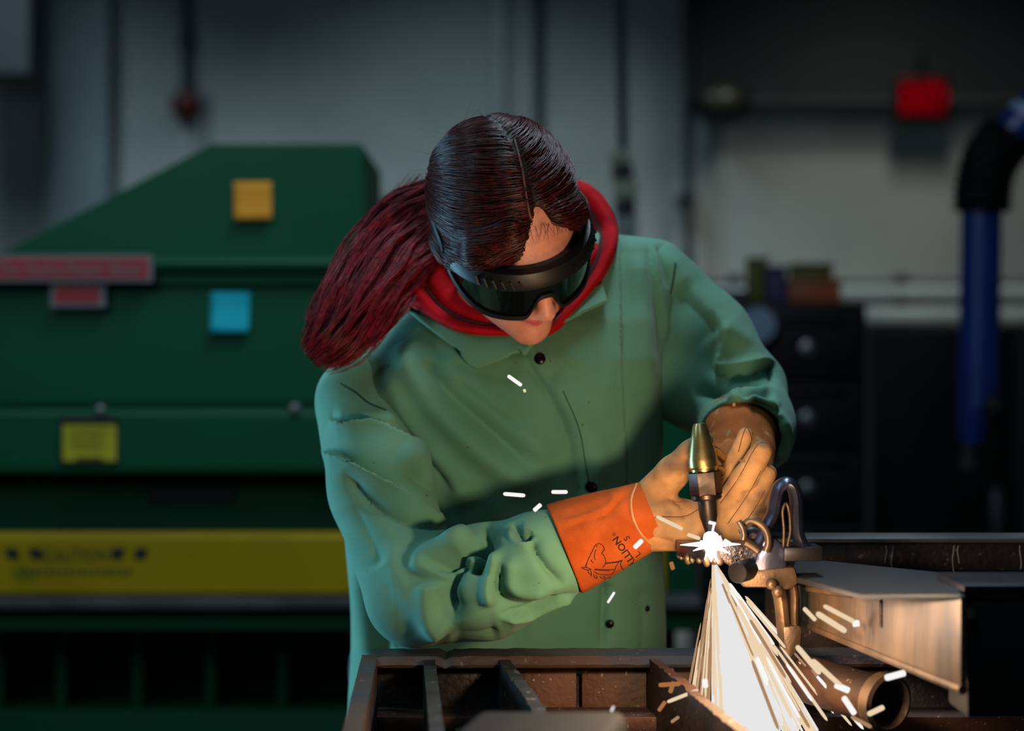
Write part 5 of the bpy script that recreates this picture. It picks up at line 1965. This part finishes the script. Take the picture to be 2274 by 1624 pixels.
# ponytail over her right shoulder
TP = np.array([W(1010, 448, 2.43), W(915, 512, 2.42), W(852, 590, 2.39), (W(794, 680, 2.35)), W(744, 752, 2.33), W(690, 800, 2.33)])
TWD = [0.030, 0.043, 0.044, 0.040, 0.034, 0.020]
TS = spline(TP, 6)
TW_ = np.interp(np.linspace(0, 1, len(TS)), np.linspace(0, 1, len(TWD)), TWD)
nT = len(TS)
tan = np.gradient(TS, axis=0)
tan /= np.linalg.norm(tan, axis=1, keepdims=True)
view = np.array((0, 1.0, 0))
n2 = view - tan * (tan @ view)[:, None]
n2 /= np.linalg.norm(n2, axis=1, keepdims=True)
n1 = np.cross(tan, n2)
mb = MB()
mb.tube(list(TS), list(TW_ * 0.55), 22, flat=0.5, up=(0, 1, 0))
tail = mb.build('ponytail', M['tail_under'], hair)
cur = []
for k in range(4200):
    r_ = math.sqrt(rng.random())
    an = rng.uniform(0, 2 * math.pi)
    # clumps: strands gather around common centres
    ca_, sa_ = r_ * math.cos(an), r_ * math.sin(an)
    cl_ = np.round(np.array((ca_, sa_)) * 5) / 5
    j = rng.normal(0, 0.03, 2)
    end = rng.uniform(0.72, 1.0) - 0.16 * max(0, ca_ * 0.6) * rng.random()
    ts = np.linspace(rng.uniform(0, 0.12), end, 20)
    ii = ts * (nT - 1)
    i0 = np.clip(ii.astype(int), 0, nT - 2)
    f_ = (ii - i0)[:, None]
    C_ = TS[i0] * (1 - f_) + TS[i0 + 1] * f_
    A1 = n1[i0]
    A2 = n2[i0]
    Wd = (TW_[i0] * (1 - f_[:, 0]) + TW_[i0 + 1] * f_[:, 0])
    mixc = np.clip(ts * 1.1, 0, 0.55)
    u_ = ca_ * (1 - mixc) + (cl_[0] + j[0]) * mixc + 0.16 * np.sin(ts * 7 + cl_[0] * 17 + cl_[1] * 11) + 0.05 * np.sin(ts * 15 + k)
    w_ = sa_ * (1 - mixc) + (cl_[1] + j[1]) * mixc + 0.14 * np.cos(ts * 6 + cl_[1] * 19)
    cur.append(C_ + A1 * (u_ * Wd)[:, None] + A2 * (w_ * Wd * 0.55)[:, None])
strands('ponytail_strands', cur, 0.00042, M['hair_red'], tail)
# loose wisps on the outer side of the tail
cur = []
for k in range(110):
    b0 = rng.uniform(-10, 40)
    Ps = spline([W(930 + rng.normal(0, 14), 420 + rng.normal(0, 20), 2.43), W(800 - b0 * 0.6, 520 + b0, 2.40), W(735 - b0 * 0.5 + rng.normal(0, 8), 620 + b0, 2.37), W(700 + rng.normal(0, 16), 690 + b0 * 1.2, 2.36),
                 W(690 + rng.normal(0, 14), 760 + rng.normal(0, 24), 2.35)], 5)
    cur.append(Ps[: int(len(Ps) * rng.uniform(0.5, 1.0))])
strands('loose_wisps', cur, 0.0003, M['hair_red'], tail)

# ---------------- goggles
def snap_to(tree, p, off):
    loc, nrm, idx, dd = tree.find_nearest(Vector(p))
    return np.array(loc + nrm * off)


gog = empty('goggles', None, None)
gog.parent = person


def gpt(th, u, out_=0.0):
    """point on the goggle front: angle around the face, height, stand-off"""
    x = (0.072 + out_) * math.sin(th)
    f = 0.014 + (0.080 + out_) * math.cos(th) ** 0.9 if math.cos(th) > 0 else 0.014
    return HW((x, f, u))


NT = 72
TH = [math.radians(-84 + 168 * i / NT) for i in range(NT + 1)]


def gtop(th):
    return 0.030 - 0.010 * (abs(th) / 1.45) ** 2


def gbot(th):
    a = abs(th)
    b_ = -0.040 + 0.030 * max(0, (a - 0.75) / 0.75) ** 1.6
    notch = 0.030 * math.exp(-(a / 0.20) ** 4)
    return b_ + notch


def shell(rows, name, m, bevel=0):
    """rows: functions th -> (u, out)"""
    mb_ = MB()
    rings = []
    for fn in rows:
        rings.append([gpt(t, *fn(t)) for t in TH])
    n_ = NT + 1
    V_ = [p for r in rings for p in r]
    F_ = []
    L_ = len(rows)
    for i in range(L_):
        for k in range(NT):
            j_ = (i + 1) % L_
            F_.append((i * n_ + k, i * n_ + k + 1, j_ * n_ + k + 1, j_ * n_ + k))
    F_ += [tuple(i * n_ for i in range(L_)), tuple(i * n_ + NT for i in range(L_ - 1, -1, -1))]
    return mb_.add(V_, F_).build(name, m, gog)


shell([lambda t: (gtop(t), 0.0), lambda t: (gtop(t) + 0.001, 0.010), lambda t: (gtop(t) - 0.008, 0.0155), lambda t: (gtop(t) - 0.017, 0.0165), lambda t: (gtop(t) - 0.021, 0.014), lambda t: (gtop(t) - 0.022, 0.0)],
      'brow_band', M['goggle'])
shell([lambda t: (gtop(t) - 0.020, 0.011), lambda t: (gbot(t) + 0.003, 0.010), lambda t: (gbot(t) + 0.003, 0.008), lambda t: (gtop(t) - 0.020, 0.009)], 'lens', M['lens'])
shell([lambda t: (gbot(t) + 0.005, 0.0125), lambda t: (gbot(t), 0.0135), lambda t: (gbot(t) - 0.003, 0.0115), lambda t: (gbot(t) - 0.002, -0.004), lambda t: (gbot(t) + 0.003, 0.008)], 'lens_rim', M['goggle'])
for s_ in (-1, 1):
    for k in range(6):
        th = s_ * math.radians(20 + 6.5 * k) if s_ < 0 else math.radians(24 + 8.5 * k)
        a_, b_ = gpt(th - 0.03, gtop(th) - 0.005, 0.0155), gpt(th + 0.03, gtop(th) - 0.015, 0.0172)
        MB().tube([a_, b_], 0.0011, 6).build('vent_rib', M['goggle'], gog)
for s_ in (-1, 1):
    P = [snap_to(HB, HW(v), 0.0022) for v in spline([(s_ * 0.079, 0.022, 0.008), (s_ * 0.083, 0.0, 0.012), (s_ * 0.085, -0.03, 0.018), (s_ * 0.076, -0.07, 0.024), (s_ * 0.040, -0.112, 0.03), (0.0, -0.121, 0.032)], 6)]
    MB().tube(P, 0.0075, 10, flat=0.22, up=tuple(RH[:, 0])).build('strap', M['goggle'], gog)
    c_ = gpt(s_ * math.radians(80), 0.008, 0.004)
    MB().ball(c_, (0.006, 0.008, 0.008)).build('strap_clip', M['goggle'], gog)
